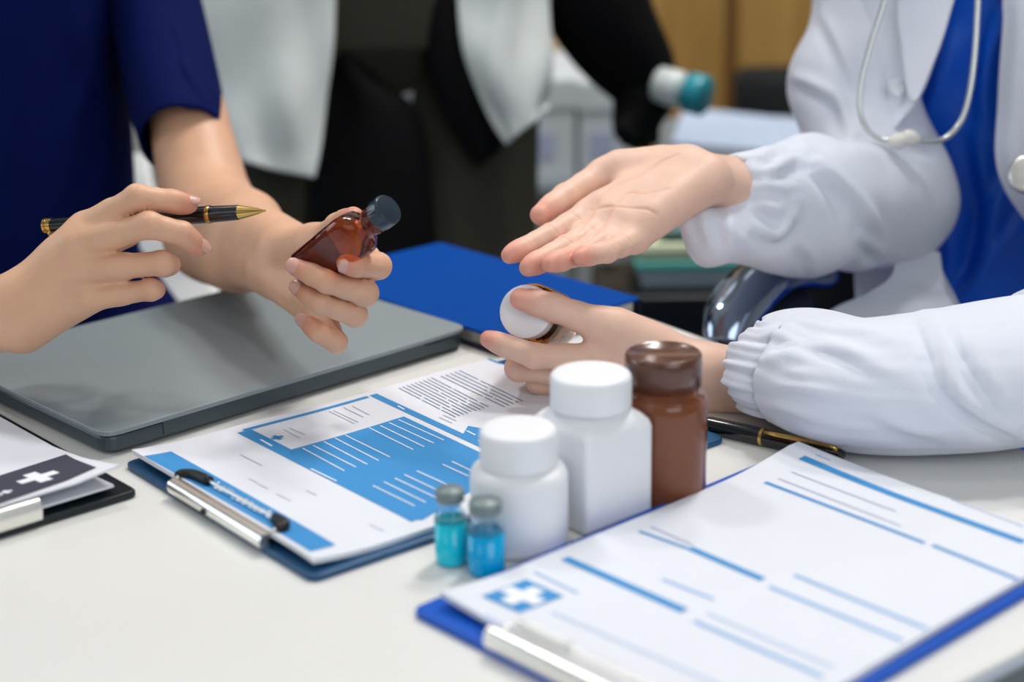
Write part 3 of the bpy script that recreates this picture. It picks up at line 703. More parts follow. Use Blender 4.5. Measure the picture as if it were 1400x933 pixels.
def head_parts(c, fwd, s=1.):
    """coarse head: skull, jaw, nose, eyes, mouth, ears; and a hair volume. c = centre of the skull"""
    fwd = unit(fwd); up = np.array([0, 0, 1.]); sd = np.cross(up, fwd); M = np.array([sd, fwd, up]); c = np.asarray(c, float)
    at = lambda x, y, z: c + (sd * x + fwd * y + up * z) * s
    S = SDF(c - .2 * s, c + .17 * s, .0045)
    S.ell(at(0, -.012, .025), np.array([.072, .092, .085]) * s, M, .01); S.ell(at(0, .012, -.045), np.array([.058, .070, .070]) * s, M, .02)
    S.cone(at(0, .062, .0), at(0, .088, -.030), .009 * s, .013 * s, .012)
    for g in (-1, 1):
        S.ell(at(g * .031, .082, .006), np.array([.014, .011, .010]) * s, M, .008, sub=True); S.ell(at(g * .031, .068, .005), np.array([.013, .013, .011]) * s, M, .003)
        S.ell(at(g * .074, -.008, -.015), np.array([.009, .017, .030]) * s, M, .006)
        S.cone(at(g * .016, .078, .022), at(g * .045, .070, .022), .006 * s, .005 * s, .01)
    S.cone(at(-.018, .074, -.062), at(.018, .074, -.062), .007 * s, .007 * s, .006); S.cone(at(0, .062, -.098), at(0, .058, -.098), .02 * s, .02 * s, .02)
    S.cone(at(0, -.025, -.06), at(0, -.045, -.19), .052 * s, .056 * s, .02)
    Hs = SDF(c - .2 * s, c + .17 * s, .0045)
    Hs.ell(at(0, -.022, .036), np.array([.082, .098, .088]) * s, M, .01); Hs.ell(at(0, .088, -.055), np.array([.075, .075, .098]) * s, M, .012, sub=True); Hs.cone(at(-.1, .1, -.17), at(.1, .1, -.17), .12, .12, .02, sub=True)
    return S.mesh(1), Hs.mesh(1)
def person(name, label, pieces, skin):
    mb = MB(); tn = []
    for pc in pieces:
        mb.add((pc[0], pc[1])); tn.append(pc[2] if len(pc) > 2 else np.zeros(len(pc[0])))
    v, f = mb.out(); o = mk(name, v, f, skin, smooth=True)
    at = o.data.attributes.new('tint', 'FLOAT', 'POINT'); at.data.foreach_set('value', np.concatenate(tn).astype(np.float32))
    return props(o, label, 'person')
def torso_core(hip, chest, neck, shl, shr, elbows, h=.008, legs=None):
    pts = np.array([hip, chest, neck, shl, shr] + elbows + (legs or [])); S = SDF(pts.min(0) - .2, pts.max(0) + .2, h)
    hip, chest, neck, shl, shr = [np.asarray(p, float) for p in (hip, chest, neck, shl, shr)]
    sd = unit(shl - shr)
    for g in (-1, 1): S.cone(hip + sd * g * .06, chest + sd * g * .06, .085, .10, .04)
    S.cone(shl * .9 + shr * .1, shr * .9 + shl * .1, .055, .055, .05); S.cone(chest, neck, .07, .05, .05)
    for s_, e in zip((shl, shr), elbows): S.cone(s_, e, .036, .026, .02)
    if legs:
        for g, i in ((1, 0), (-1, 3)):
            S.cone(hip + sd * g * .08, legs[i], .075, .055, .03); S.cone(legs[i], legs[i + 1], .052, .035, .02); S.cone(legs[i + 1], legs[i + 2], .036, .03, .02)
    return S.mesh(1)
def ringloft(Z, cxy, rx, ry, n=64, m=96, fold=None, amp=.0, rotz=0., tilt=None):
    """garment body: stacked ovals through key levels, with folds"""
    zz = np.linspace(Z[0], Z[-1], n); C = np.array([np.interp(zz, Z, np.asarray(cxy)[:, i]) for i in (0, 1)]).T; RX = np.interp(zz, Z, rx); RY = np.interp(zz, Z, ry)
    t = np.arange(m) * 2 * math.pi / m; R = []
    ca, sa = math.cos(rotz), math.sin(rotz)
    for i, z in enumerate(zz):
        k = 1 + (amp * fold(t / 6.283, np.full(m, i / n)) if fold is not None else 0)
        x = RX[i] * np.sign(np.cos(t)) * abs(np.cos(t)) ** .85 * k; y = RY[i] * np.sign(np.sin(t)) * abs(np.sin(t)) ** .85 * k
        R.append(np.column_stack([C[i, 0] + ca * x - sa * y, C[i, 1] + sa * x + ca * y, np.full(m, z)]))
    return skinrings(R)
class Per:                                                  # folds periodic around a sleeve or body
    def __init__(s, seed, k=7, n0=1, n1=6, f1=2.): 
        g = np.random.default_rng(seed); s.n = g.integers(n0, n1 + 1, k); s.q = g.uniform(-f1, f1, k); s.p = g.uniform(0, 6.28, k); s.a = g.uniform(.5, 1, k) / k ** .5
    def __call__(s, u, v): return sum(a * np.sin(6.283 * (n * u + q * v) + p) for a, n, q, p in zip(s.a, s.n, s.q, s.p))
def sleeve(keys, n=70, m=120, fold=None, amp=0., gather=0., gn=26, thick=.002, cuffin=True):
    """keys: (px, py, distance, half height px, half depth m) from the cuff up the arm; ring planes follow the limb"""
    K = np.array([[*U(a, b, d), hh * d / FPX, dd] for a, b, d, hh, dd in keys]); C = catmull(K, n); t = np.arange(m) * 2 * math.pi / m; R = []; Rin = []
    v = np.linspace(0, 1, n); g_ = np.random.default_rng(5); ph = g_.uniform(0, 6.28, 4)
    prev = None
    for i in range(n):
        ax = unit(C[min(i + 1, n - 1), :3] - C[max(i - 1, 0), :3]); q_ = FW - ax * (FW @ ax); q_ = unit(q_); e = np.cross(ax, q_)
        if prev is not None and e @ prev < 0: e = -e
        prev = e
        k = np.ones(m)
        if fold is not None: k = k + amp * min(1, i / (n * .08)) * fold(t / 6.283, np.full(m, v[i]))
        if gather:
            w_ = math.exp(-(v[i] / .10) ** 2) + .30 * math.exp(-(v[i] / .28) ** 2)
            k = k + gather * w_ * (.6 * np.sin(gn * t + ph[0] + 5 * v[i]) + .4 * np.sin((gn * 1.6 // 1) * t + ph[1] - 9 * v[i]) + .35 * np.sin((gn * .55 // 1) * t + ph[2]))
        R.append(C[i, :3] + (C[i, 3] * k * np.cos(t))[:, None] * e + (C[i, 4] * k * np.sin(t))[:, None] * q_)
        Rin.append(C[i, :3] + ((C[i, 3] * k - thick) * np.cos(t))[:, None] * e + ((C[i, 4] * k - thick) * np.sin(t))[:, None] * q_)
    return skinrings([Rin[x] for x in range(n - 1, -1, -1)] + R, False, False)
def vnormals(V, F):
    V = np.asarray(V, float); Q = np.array([q[:4] for q in F if len(q) == 4]); n = np.cross(V[Q[:, 2]] - V[Q[:, 0]], V[Q[:, 3]] - V[Q[:, 1]]); N = np.zeros_like(V)
    for k in range(4):
        for d in range(3): N[:, d] += np.bincount(Q[:, k], n[:, d], minlength=len(V))
    return N / (np.linalg.norm(N, axis=1)[:, None] + 1e-12)
def seg_dist(P, L):
    best = np.full(len(P), 1e9); sg = np.zeros(len(P)); end = np.zeros(len(P))
    L = np.asarray(L, float)
    for i in range(len(L) - 1):
        a, b = L[i], L[i + 1]; d = b - a; t = np.clip(((P - a) @ d) / (d @ d), 0, 1); r = P - a - t[:, None] * d; q = np.linalg.norm(r, axis=1); m = q < best
        best[m] = q[m]; sg[m] = np.sign(d[0] * r[m, 1] - d[1] * r[m, 0]); end[m] = (i + t[m]) / (len(L) - 1)
    return best, sg, end
def folds(vf, lines, wpx, amp):
    """cloth folds: a crest with a trough beside it along each line, pressed into the side of the mesh that faces the table's near end"""
    V, F = vf; V = np.asarray(V, float).copy(); N = vnormals(V, F); q = V - CAM; Z = q @ FW; u = FPX * (q @ RT) / Z; v = -FPX * (q @ UPV) / Z
    P = np.stack([700 + _cr * u - _sr * v, 466.5 + _sr * u + _cr * v], 1); o = np.zeros(len(V)); face = np.clip(-(N @ FW) * 2 + .3, 0, 1)
    for L in lines:
        k = 1.0
        if isinstance(L, tuple): L, k = L
        L = catmull(np.array(L, float), 16); d, s_, e = seg_dist(P, L); t = d * s_ / wpx; fade = np.sin(np.clip(e, .02, .98) * math.pi) ** .5
        o += k * fade * (np.exp(-t ** 2) - .8 * np.exp(-((t - 1.5) / 1.1) ** 2))
    return V + N * (amp * face * o)[:, None], F
def palm_lines(arm, f, th, W, n0):
    V, Q, tint = arm; N = vnormals(V, Q); m = [f[k][0] for k in ('index', 'middle', 'ring', 'pinky')]; lat = unit(m[0] - m[3]); fwd = unit(np.cross(n0, lat)); fwd = fwd if fwd @ (m[1] - W) > 0 else -fwd
    to2 = lambda X: np.stack([(np.asarray(X) - W) @ lat, (np.asarray(X) - W) @ fwd], 1); P = to2(V); up = np.clip(N @ n0 * 2 - .5, 0, 1); dep = np.zeros(len(V))
    lines = [(np.array([m[0] * .97 + lat * .008, m[0] * .85 + W * .15, m[1] * .55 + W * .45 + lat * .012, W * .72 + m[1] * .28 + lat * .012, W * .9 + m[1] * .1 + lat * .008]), .0007, .0014),
             (np.array([m[0] * .95 + lat * .008, m[1] * .80 + W * .2, m[2] * .66 + W * .34, m[3] * .52 + W * .48 - lat * .004]), .0006, .0012),
             (np.array([m[0] * .5 + m[1] * .5 + fwd * .004, m[1] * .95 + W * .05, m[2] * .86 + W * .14, m[3] * .80 + W * .2 - lat * .008]), .0007, .0012)]
    for k in f:
        c = f[k]
        for i, (fr_, am) in enumerate(((.42, .0006), (1.0, .0005), (2.0, .0004))):
            b0 = c[int(fr_)] * (1 - fr_ % 1) + c[min(int(fr_) + 1, 3)] * (fr_ % 1); lines.append((np.array([b0 - lat * .0075, b0, b0 + lat * .0075]), am, .0009))
    for L, am, wd in lines:
        d, _, _ = seg_dist(P, to2(catmull(L, 14))); dep = np.maximum(dep, am * np.exp(-(d / wd) ** 2))
    dep *= up
    return V - N * dep[:, None], Q, np.maximum(tint, np.clip(dep / .0011, 0, 1) * .35)
# ------------------------------------------------------------------ person with navy tunic (left)
PX = lambda L: [U(*p) for p in L]
fA = {'index': PX([(116, 312, 1.130), (188, 270, 1.108), (234, 275, 1.116), (258, 280, 1.122)]),
      'middle': PX([(104, 334, 1.124), (204, 308, 1.104), (249, 319, 1.112), (272, 338, 1.122)]),
      'ring': PX([(112, 369, 1.125), (222, 360, 1.114), (231, 362, 1.138), (222, 368, 1.156)]),
      'pinky': PX([(122, 408, 1.132), (207, 396, 1.122), (212, 396, 1.142), (204, 402, 1.158)])}
tA_ = PX([(72, 392, 1.152), (122, 346, 1.172), (172, 318, 1.172), (206, 302, 1.160)])
def palm_of(W, f, hint):
    a = np.mean([f[k][0] for k in f], 0) - W; n = unit(np.cross(a, f['index'][0] - f['pinky'][0])); return n if n @ hint > 0 else -n
WA = U(26, 423, 1.137); EA = U(-330, 505, 1.33)
pA = palm_of(WA, fA, FW)
armR1 = arm_mesh(WA, EA, fA, tA_, pA, .98, wr=(.0165, .0085), er=(.030, .012), upper=U(-480, 60, 1.55), ur=.044, knuckle=True)
fB = {'index': PX([(484, 340, 1.156), (517, 364, 1.118), (489, 363, 1.098), (473, 361, 1.095)]),
      'middle': PX([(472, 374, 1.163), (499, 401, 1.116), (447, 385, 1.102), (407, 367, 1.110)]),
      'ring': PX([(457, 404, 1.174), (485, 430, 1.126), (438, 415, 1.111), (411, 396, 1.121)]),
      'pinky': PX([(441, 434, 1.182), (460, 468, 1.141), (435, 455, 1.135), (418, 440, 1.140)])}
tB_ = PX([(416, 346, 1.218), (442, 331, 1.187), (463, 311, 1.160), (483, 298, 1.136)])
WB = U(387, 354, 1.246); EB = U(290, 312, 1.42)
pB = palm_of(WB, fB, -FW)
armL1 = arm_mesh(WB, EB, fB, tB_, pB, .98, wr=(.021, .009), er=(.032, .010), upper=U(214, -40, 1.56), ur=.026)
c1x, c1y = -.515, 1.56
core1 = torso_core((c1x, c1y + .02, .56), (c1x, c1y, 1.08), (c1x, c1y - .01, 1.34), (c1x + .16, c1y, 1.22), (c1x - .16, c1y, 1.22), [U(214, 0, 1.55), U(-480, 60, 1.55)],
                   legs=[(c1x + .13, 1.2, .50), (c1x + .13, 1.24, .10), (c1x + .13, 1.12, .05), (c1x - .1, 1.2, .50), (c1x - .1, 1.24, .10), (c1x - .1, 1.12, .05)])
hd1, hr1 = head_parts((c1x + .02, c1y - .03, 1.47), (.35, -.9, 0))
P1 = person('person', 'seated person in navy short-sleeved tunic holding a pen and an amber bottle', [armR1, armL1, core1, hd1], M_skin1)
mk('hair', *hr1, M_hair, P1)
fo = Per(3, 8, 1, 5, 1.5)
mb = MB()
mb.add(ringloft([.42, .60, .68, .74, .86, 1.0, 1.18, 1.27, 1.33], [(c1x, c1y)] * 7 + [(c1x, c1y)] * 2, [.20, .20, .195, .158, .162, .168, .185, .15, .07], [.14, .135, .13, .12, .12, .125, .12, .10, .06], fold=fo, amp=.035))
mb.add(sleeve([(254, 196, 1.462, 60, .056), (238, 120, 1.49, 61, .058), (220, 40, 1.515, 62, .060), (203, -40, 1.54, 62, .062), (188, -140, 1.57, 62, .065), (150, -260, 1.58, 60, .06)], fold=Per(11, 6, 1, 3, 1.2), amp=.05))
mb.add(sleeve([(-420, 330, 1.45, 62, .055), (-430, 180, 1.5, 62, .06), (-430, 0, 1.54, 64, .065), (-390, -160, 1.57, 66, .065), (-330, -290, 1.58, 60, .06)], fold=Per(12, 6, 1, 3, 1.2), amp=.05))
mk('tunic', *folds(mb.out(), [[(215, 70), (250, 100), (285, 150)], [(95, 20), (120, 110), (60, 200)], [(40, 60), (45, 150), (30, 260)], [(130, 80), (150, 200), (110, 330)], [(225, 20), (245, 60), (262, 120)]], 10, .004), M_navy, P1)
mb = MB()
for sx in (.13, -.1): mb.add(tube([(c1x + sx * .7, c1y, .56), (c1x + sx, 1.25, .52), (c1x + sx, 1.21, .44), (c1x + sx, 1.24, .12)], [.105, .085, .075, .06], 20, 24))
mk('trousers', *mb.out(), M_navy, P1)
for sx in (.13, -.1): mk('shoe', *prism(rpoly([(c1x + sx - .045, 1.02), (c1x + sx + .045, 1.02), (c1x + sx + .045, 1.29), (c1x + sx - .045, 1.29)], .04), 0, .075, .02), mat('white_shoe', (220, 220, 220), .5), P1)
def nail(P, ch, dors, r, ln=.0095, wang=.9): return mk('fingernail', *nail_mesh(ch[-1], ch[-2], dors, r, wang, ln), M_nail, P)
nail(P1, fA['index'], -FW * .55 + RT * .2 + UPV * .8, .0063); nail(P1, fA['middle'], -FW * .4 + RT * .9 + UPV * .3, .0064)
nail(P1, fB['index'], -FW * .9 - UPV * .35 - RT * .0, .0063); nail(P1, fB['middle'], -FW * .75 - RT * .5 + UPV * .35, .0064); nail(P1, fB['ring'], -FW * .75 - RT * .5 + UPV * .35, .0060); nail(P1, fB['pinky'], -FW * .7 - RT * .6 + UPV * .2, .0054)

# amber bottle in that hand
ba, bb2 = U(421, 371, 1.128), U(531, 286, 1.068); bax = unit(bb2 - ba); bL = np.linalg.norm(bb2 - ba)
ab = empty('medicine_bottle', (ba + bb2) / 2, 'amber glass medicine bottle with dark cap gripped in a fist', 'bottle')
M_amber = mat('amber_glass', (198, 112, 34), .04, trans=1, ior=1.35, coat=.3)
uu = unit(np.cross(bax, FW)); qq = np.cross(bax, uu)
def bsec(hw, hd, r, z):
    pts = rpoly([(-hw, -hd), (hw, -hd), (hw, hd), (-hw, hd)], r, 7); return ba + bax * z + pts[:, :1] * uu + pts[:, 1:] * qq
R = [bsec(.010, .007, .004, .0005), bsec(.0135, .0095, .006, .001), bsec(.0152, .0115, .007, .004), bsec(.0155, .0118, .007, bL * .58), bsec(.0150, .0114, .0085, bL * .63), bsec(.0122, .0104, .0098, bL * .68), bsec(.0088, .0088, .0086, bL * .715), bsec(.0080, .0080, .0078, bL * .75), bsec(.0082, .0082, .0080, bL * .80), bsec(.0092, .0092, .0090, bL * .81), bsec(.0092, .0092, .0090, bL * .835), bsec(.0078, .0078, .0076, bL * .845), bsec(.0078, .0078, .0076, bL * .93)]
mk('body', *skinrings(R), M_amber, ab)
R2 = [bsec(.012, .008, .005, .003), bsec(.0136, .0098, .006, .006), bsec(.0138, .0100, .006, bL * .34), bsec(.0138, .0100, .006, bL * .36)]
mk('liquid', *skinrings(R2), mat('amber_syrup', (150, 68, 12), .1, trans=.6, ior=1.2), ab)
R = []; t = np.arange(72) * 2 * math.pi / 72; kk = .00035 * (np.arange(72) % 2)
for rr, z, g in [(.0088, 0, 0), (.0102, .0004, 1), (.0104, .0085, 1), (.0100, .0098, 0), (.0090, .0107, 0), (.0078, .0107, 0), (.0055, .0113, 0)]:
    q_ = rr - kk * g; R.append(ba + bax * (bL * .89 + z) + (q_ * np.cos(t))[:, None] * uu + (q_ * np.sin(t))[:, None] * qq)
mk('cap', *skinrings(R), mat('slate_cap', (34, 48, 60), .3, coat=.3), ab, autosmooth=40)

# ------------------------------------------------------------------ doctor in white coat (right)
fC = {'index': PX([(804, 294, 1.210), (752, 323, 1.186), (717, 340, 1.173), (697, 349, 1.166)]),
      'middle': PX([(824, 309, 1.200), (773, 340, 1.171), (738, 358, 1.156), (722, 366, 1.149)]),
      'ring': PX([(846, 321, 1.193), (797, 347, 1.163), (769, 356, 1.144), (752, 361, 1.133)]),
      'pinky': PX([(869, 328, 1.187), (830, 345, 1.160), (807, 350, 1.146), (792, 352, 1.136)])}
tC_ = PX([(903, 226, 1.252), (824, 240, 1.246), (773, 270, 1.226), (739, 294, 1.207)])
WC = U(950, 243, 1.238); EC = U(1225, 290, 1.44)
pC = palm_of(WC, fC, -FW + UPV * .5)
armR2 = arm_mesh(WC, EC, fC, tC_, pC, .98, wr=(.0165, .0075), er=(.030, .010), h=.0013)
armR2 = palm_lines(armR2, fC, tC_, WC, pC)
fD = {'index': PX([(812, 490, 1.160), (731, 487, 1.147), (693, 474, 1.151), (668, 464, 1.156)]),
      'middle': PX([(800, 512, 1.170), (708, 504, 1.168), (714, 500, 1.193), (726, 488, 1.203)]),
      'ring': PX([(806, 530, 1.178), (736, 522, 1.180), (738, 516, 1.203), (748, 502, 1.210)]),
      'pinky': PX([(822, 540, 1.182), (744, 538, 1.188), (746, 533, 1.208), (755, 521, 1.213)])}
tD_ = PX([(893, 474, 1.162), (820, 444, 1.155), (757, 421, 1.152), (712, 409, 1.150)])
WD = U(978, 520, 1.166); ED = onz(1430, 512, TZ + .05)
pD = palm_of(WD, fD, FW)
armL2 = arm_mesh(WD, ED, fD, tD_, pD, .98, wr=(.0165, .008), er=(.030, .010), knuckle=True)
c2x, c2y = .43, 1.56
core2 = torso_core((c2x, c2y, .56), (c2x, c2y, 1.08), (c2x - .02, c2y - .02, 1.34), (c2x + .12, c2y - .12, 1.22), (c2x - .12, c2y + .12, 1.22), [np.array([c2x + .16, c2y - .12, 1.12]), U(1178, 60, 1.47)],
                   legs=[(c2x - .02, 1.2, .50), (c2x - .02, 1.26, .10), (c2x - .08, 1.17, .05), (c2x - .22, 1.36, .50), (c2x - .2, 1.42, .10), (c2x - .28, 1.36, .05)])
hd2, hr2 = head_parts((c2x - .04, c2y - .05, 1.47), (-.75, -.65, 0))
P2 = person('person', 'seated doctor in open white coat and blue top, one palm held out', [armR2, armL2, core2, hd2], M_skin2)
mk('hair', *hr2, M_hair, P2)
def wrinkle(V, F, amp, waves):
    """soft folds pushed along the normals of a mesh; waves = [(direction, wavelength, phase)]"""
    V = np.asarray(V); Q = np.asarray(F); a = V[Q[:, 2]] - V[Q[:, 0]]; b = V[Q[:, 3]] - V[Q[:, 1]]; n = np.cross(a, b); N = np.zeros_like(V)
    for k in range(4):
        for d in range(3): N[:, d] += np.bincount(Q[:, k], n[:, d], minlength=len(V))
    N /= np.linalg.norm(N, axis=1)[:, None] + 1e-12; o = 0
    for i, (d, wl, ph) in enumerate(waves):
        t = V @ unit(d) / wl * 6.283 + ph; t2 = V @ np.roll(unit(d), 1) / (wl * 2.3) * 6.283 + ph * 2
        o = o + np.sin(t + 1.3 * np.sin(t2)) * (np.abs(np.sin(t2 * .7 + 1)) ** .7)
    return V + N * (amp * o / len(waves) ** .5)[:, None], F
# coat: right sleeve (modelled volume), left sleeve (gathered tube), back, front panels
cuffc = U(1034, 256, 1.285)
S = SDF(np.array([.10, 1.10, .72]), np.array([.56, 1.72, 1.36]), .0035)
S.cone(U(1030, 262, 1.28), U(1110, 272, 1.34), .033, .047, .012); S.cone(U(1110, 272, 1.34), U(1212, 275, 1.44), .047, .056, .02)
S.cone(U(975, 322, 1.245), U(1100, 316, 1.33), .020, .036, .022); S.cone(U(945, 305, 1.235), U(975, 330, 1.245), .010, .017, .014); S.cone(U(1095, 310, 1.33), U(1165, 312, 1.40), .030, .030, .02)
S.cone(U(1205, 268, 1.44), U(1164, 112, 1.47), .054, .052, .03); S.cone(U(1164, 112, 1.47), U(1212, -10, 1.49), .052, .056, .012); S.cone(U(1212, -10, 1.49), U(1270, -160, 1.50), .056, .070, .03)
for q0, q1 in ((U(950, 243, 1.238), U(1044, 257, 1.296)),): S.cone(q0, q1, .0185, .0195, .003, sub=True)
V, Q = S.mesh(3)
V, Q = wrinkle(V, Q, .0016, [((1, .3, .5), .075, 0), ((.3, .2, 1), .062, 1.2), ((1, -.4, -.6), .048, 2.1)])
V, Q = folds((V, Q), [[(1088, 190), (1120, 225), (1150, 262), (1170, 300)], [(1042, 236), (1068, 226), (1095, 214)], [(1030, 306), (1062, 322), (1086, 296)], [(1125, 222), (1165, 262), (1192, 300), (1208, 330)], [(1185, 322), (1198, 340), (1212, 346)],
    ([(1042, 252), (1056, 252), (1075, 256)], .6), ([(1040, 276), (1052, 284), (1070, 292)], .6), ([(993, 296), (996, 312), (1000, 336)], .7), ([(958, 286), (962, 305), (972, 335)], .6), ([(1082, 104), (1118, 118), (1148, 138), (1162, 180)], 1.3), ([(1126, 20), (1152, 70), (1176, 132)], 1.0), ([(1030, 222), (1045, 212), (1062, 204)], .6), ([(1100, 330), (1110, 350), (1112, 376)], .7)], 9, .0055)
near = np.exp(-np.linalg.norm(V - cuffc, axis=1) / .03)
ang = np.arctan2((V - cuffc) @ UPV, (V - cuffc) @ FW); V = V + unit(U(1110, 270, 1.34) - cuffc) * (near * .004 * np.sin(ang * 17))[:, None]
coat = mk('coat', V, Q, M_coatw, P2)
coat['label'] = 'white cotton coat'
# gathered left sleeve lying on the table
keys = [(1040, 520, .0250, .025), (1048, 518, .0285, .031), (1066, 512, .0360, .041), (1100, 506, .0405, .047), (1175, 524, .0435, .054), (1300, 520, .0465, .066), (1420, 510, .0480, .066), (1500, 503, .046, .060), (1545, 499, .022, .024)]
K = np.array([[*onz(a, b, TZ + hz), hz, hx] for a, b, hz, hx in keys]); n = 110; m = 150; C = catmull(K, n); t = np.arange(m) * 2 * math.pi / m; R = []; Rin = []
pf = Per(21, 6, 1, 3, 2.2)
for i in range(n):
    v = i / (n - 1); ax = unit(C[min(i + 1, n - 1), :3] - C[max(i - 1, 0), :3]); hq = unit(np.cross(ax, (0, 0, 1))); e = np.cross(hq, ax); e = e if e[2] > 0 else -e
    k = 1 + .075 * min(1, v * 5) * pf(t / 6.283, np.full(m, v))
    gw = math.exp(-(v / .20) ** 2) * .75 + .35 * math.exp(-(v / .42) ** 2)
    k = k + .10 * gw * (.6 * np.sin(17 * t + 1 + 3 * v) + .45 * np.sin(29 * t + 2 - 5 * v) + .4 * np.sin(9 * t + 3 * v))
    jag = (.0028 * np.sin(13 * t + 1) + .002 * np.sin(23 * t)) * math.exp(-(v / .10) ** 2) - .008 * np.cos(t) * math.exp(-(v / .22) ** 2)
    for L_, dk in ((R, 0), (Rin, .0018)):
        P = C[i, :3] + ((C[i, 3] * k - dk) * np.cos(t))[:, None] * e + ((C[i, 4] * k - dk) * np.sin(t))[:, None] * hq + jag[:, None] * ax
        P[:, 2] = np.maximum(P[:, 2], TZ + .0012 + (.0010 if dk else 0)); L_.append(P)
mk('coat_sleeve', *folds(skinrings(Rin[::-1] + R, False, False), [([(1262, 425), (1280, 480), (1300, 530), (1340, 565), (1402, 598)], 1.6), ([(1305, 440), (1330, 490), (1365, 545), (1390, 575)], 1.1), ([(1045, 494), (1070, 488), (1100, 482)], .8), ([(1048, 528), (1090, 530), (1140, 538)], .8), ([(1042, 468), (1062, 456), (1090, 450)], .8), ([(1052, 551), (1078, 558), (1105, 567)], .8), ([(1108, 462), (1160, 480), (1215, 512)], .7), ([(1045, 510), (1075, 508), (1110, 512)], .6), ([(1190, 560), (1240, 585), (1300, 598)], .6), ([(1080, 440), (1150, 446), (1240, 470)], .5)], 10, .0050), M_coatw, P2)
# upper left arm of the coat, rises out of frame
mk('coat_sleeve', *tube([K[-3, :3] + [.0, .01, .012], K[-2, :3] + [.015, .025, .02], K[-2, :3] + [.085, .09, .13], (c2x + .25, c2y - .12, 1.10), (c2x + .20, c2y - .08, 1.22), (c2x + .06, c2y - .04, 1.28)], [.040, .056, .060, .062, .066, .06], 40, 50), M_coatw, P2)
mk('coat_back', *ringloft([.48, .62, .8, 1.0, 1.18, 1.27, 1.33], [(c2x + .05, c2y + .06)] * 7, [.215, .20, .185, .185, .19, .15, .08], [.15, .14, .13, .13, .125, .10, .06], fold=Per(8, 6, 1, 5, 1.), amp=.03, rotz=-.75), M_coatw, P2)
fw_ = Wr(5, 6, .6, 1.8)
rowsA = [[(1120, -90, 1.47), (1180, -90, 1.42), (1250, -90, 1.40), (1322, -90, 1.39)], [(1125, 0, 1.49), (1180, 0, 1.43), (1240, 0, 1.405), (1301, 0, 1.39)], [(1130, 62, 1.49), (1180, 62, 1.435), (1235, 62, 1.405), (1282, 62, 1.385)],
         [(1135, 125, 1.49), (1175, 125, 1.44), (1218, 125, 1.41), (1256, 125, 1.385)], [(1140, 170, 1.48), (1170, 170, 1.44), (1198, 170, 1.41), (1225, 170, 1.39)], [(1150, 206, 1.47), (1168, 206, 1.44), (1185, 206, 1.415), (1202, 206, 1.40)],
         [(1152, 250, 1.47), (1166, 250, 1.44), (1178, 250, 1.42), (1185, 250, 1.405)], [(1158, 300, 1.47), (1170, 300, 1.45), (1182, 300, 1.43), (1192, 298, 1.42)]]
mk('coat_front', *folds(sheet(rowsA, 70, 100, .002, fw_, .002), [[(1170, 0), (1176, 80), (1184, 165)], [(1222, 30), (1210, 90), (1195, 160)], [(1150, 20), (1160, 100), (1165, 180)]], 8, .003), M_coatw, P2)
rowsL = [[(x0, y, d0), (.5 * (x0 + x1), y, d0 - .006), (x1, y, d1)] for x0, x1, y, d0, d1 in [(1252, 1328, -90, 1.392, 1.378), (1228, 1304, 0, 1.394, 1.378), (1232, 1285, 62, 1.392, 1.375), (1240, 1259, 125, 1.386, 1.375), (1247, 1251, 138, 1.381, 1.375)]]
mk('coat_lapel', *sheet(rowsL, 24, 40, .002, Wr(9, 4, .5, 1.2), .0012), M_coatw, P2)
rowsI = [[(1165, 195, 1.475), (1190, 195, 1.465), (1216, 195, 1.455)], [(1165, 250, 1.475), (1200, 250, 1.46), (1234, 250, 1.45)], [(1165, 300, 1.475), (1210, 300, 1.455), (1254, 300, 1.445)], [(1165, 350, 1.475), (1220, 350, 1.45), (1278, 350, 1.435)], [(1170, 430, 1.48), (1240, 430, 1.44), (1318, 430, 1.42)]]
mk('coat_front', *folds(sheet(rowsI, 60, 80, .002, Wr(15, 5, .6, 1.4), .002), [[(1195, 210), (1212, 280), (1240, 350), (1275, 400)], [(1215, 230), (1238, 300), (1270, 370)]], 9, .004), M_coatw, P2)
rowsK = [[(1212, 320, 1.425), (1245, 330, 1.42), (1285, 345, 1.415)], [(1221, 372, 1.415), (1255, 380, 1.41), (1292, 395, 1.405)], [(1188, 400, 1.40), (1240, 402, 1.395), (1302, 415, 1.395)], [(1136, 424, 1.38), (1220, 426, 1.38), (1312, 435, 1.385)], [(1090, 470, 1.36), (1200, 470, 1.36), (1330, 480, 1.37)]]
mk('coat_front', *sheet(rowsK, 40, 40, .002, Wr(16, 5, .5, 1.2), .003), M_coatw, P2)
rowsB = [[(x0, y, 1.395), (x0 + 30, y, 1.380), (x0 + 90, y, 1.385), (x0 + 190, y, 1.42)] for x0, y in [(1374, -90), (1371, 0), (1371, 29), (1366, 90), (1363, 145), (1360, 212), (1372, 257), (1398, 296), (1440, 350), (1480, 420)]]
mk('coat_front', *sheet(rowsB, 40, 60, .002, Wr(17, 5, .5, 1.3), .002), M_coatw, P2)
bcen = U(1227, 121, 1.398); bnn = unit(-FW * .95 - RT * .25 + UPV * .1)
mk('button', *lathe([(0, .0004), (.0035, .0006), (.005, .0014), (.0068, .0016), (.0074, .0008), (.0074, -.001), (0, -.001)], bcen, bnn, 26), mat('white_button', (222, 226, 232), .3), P2)
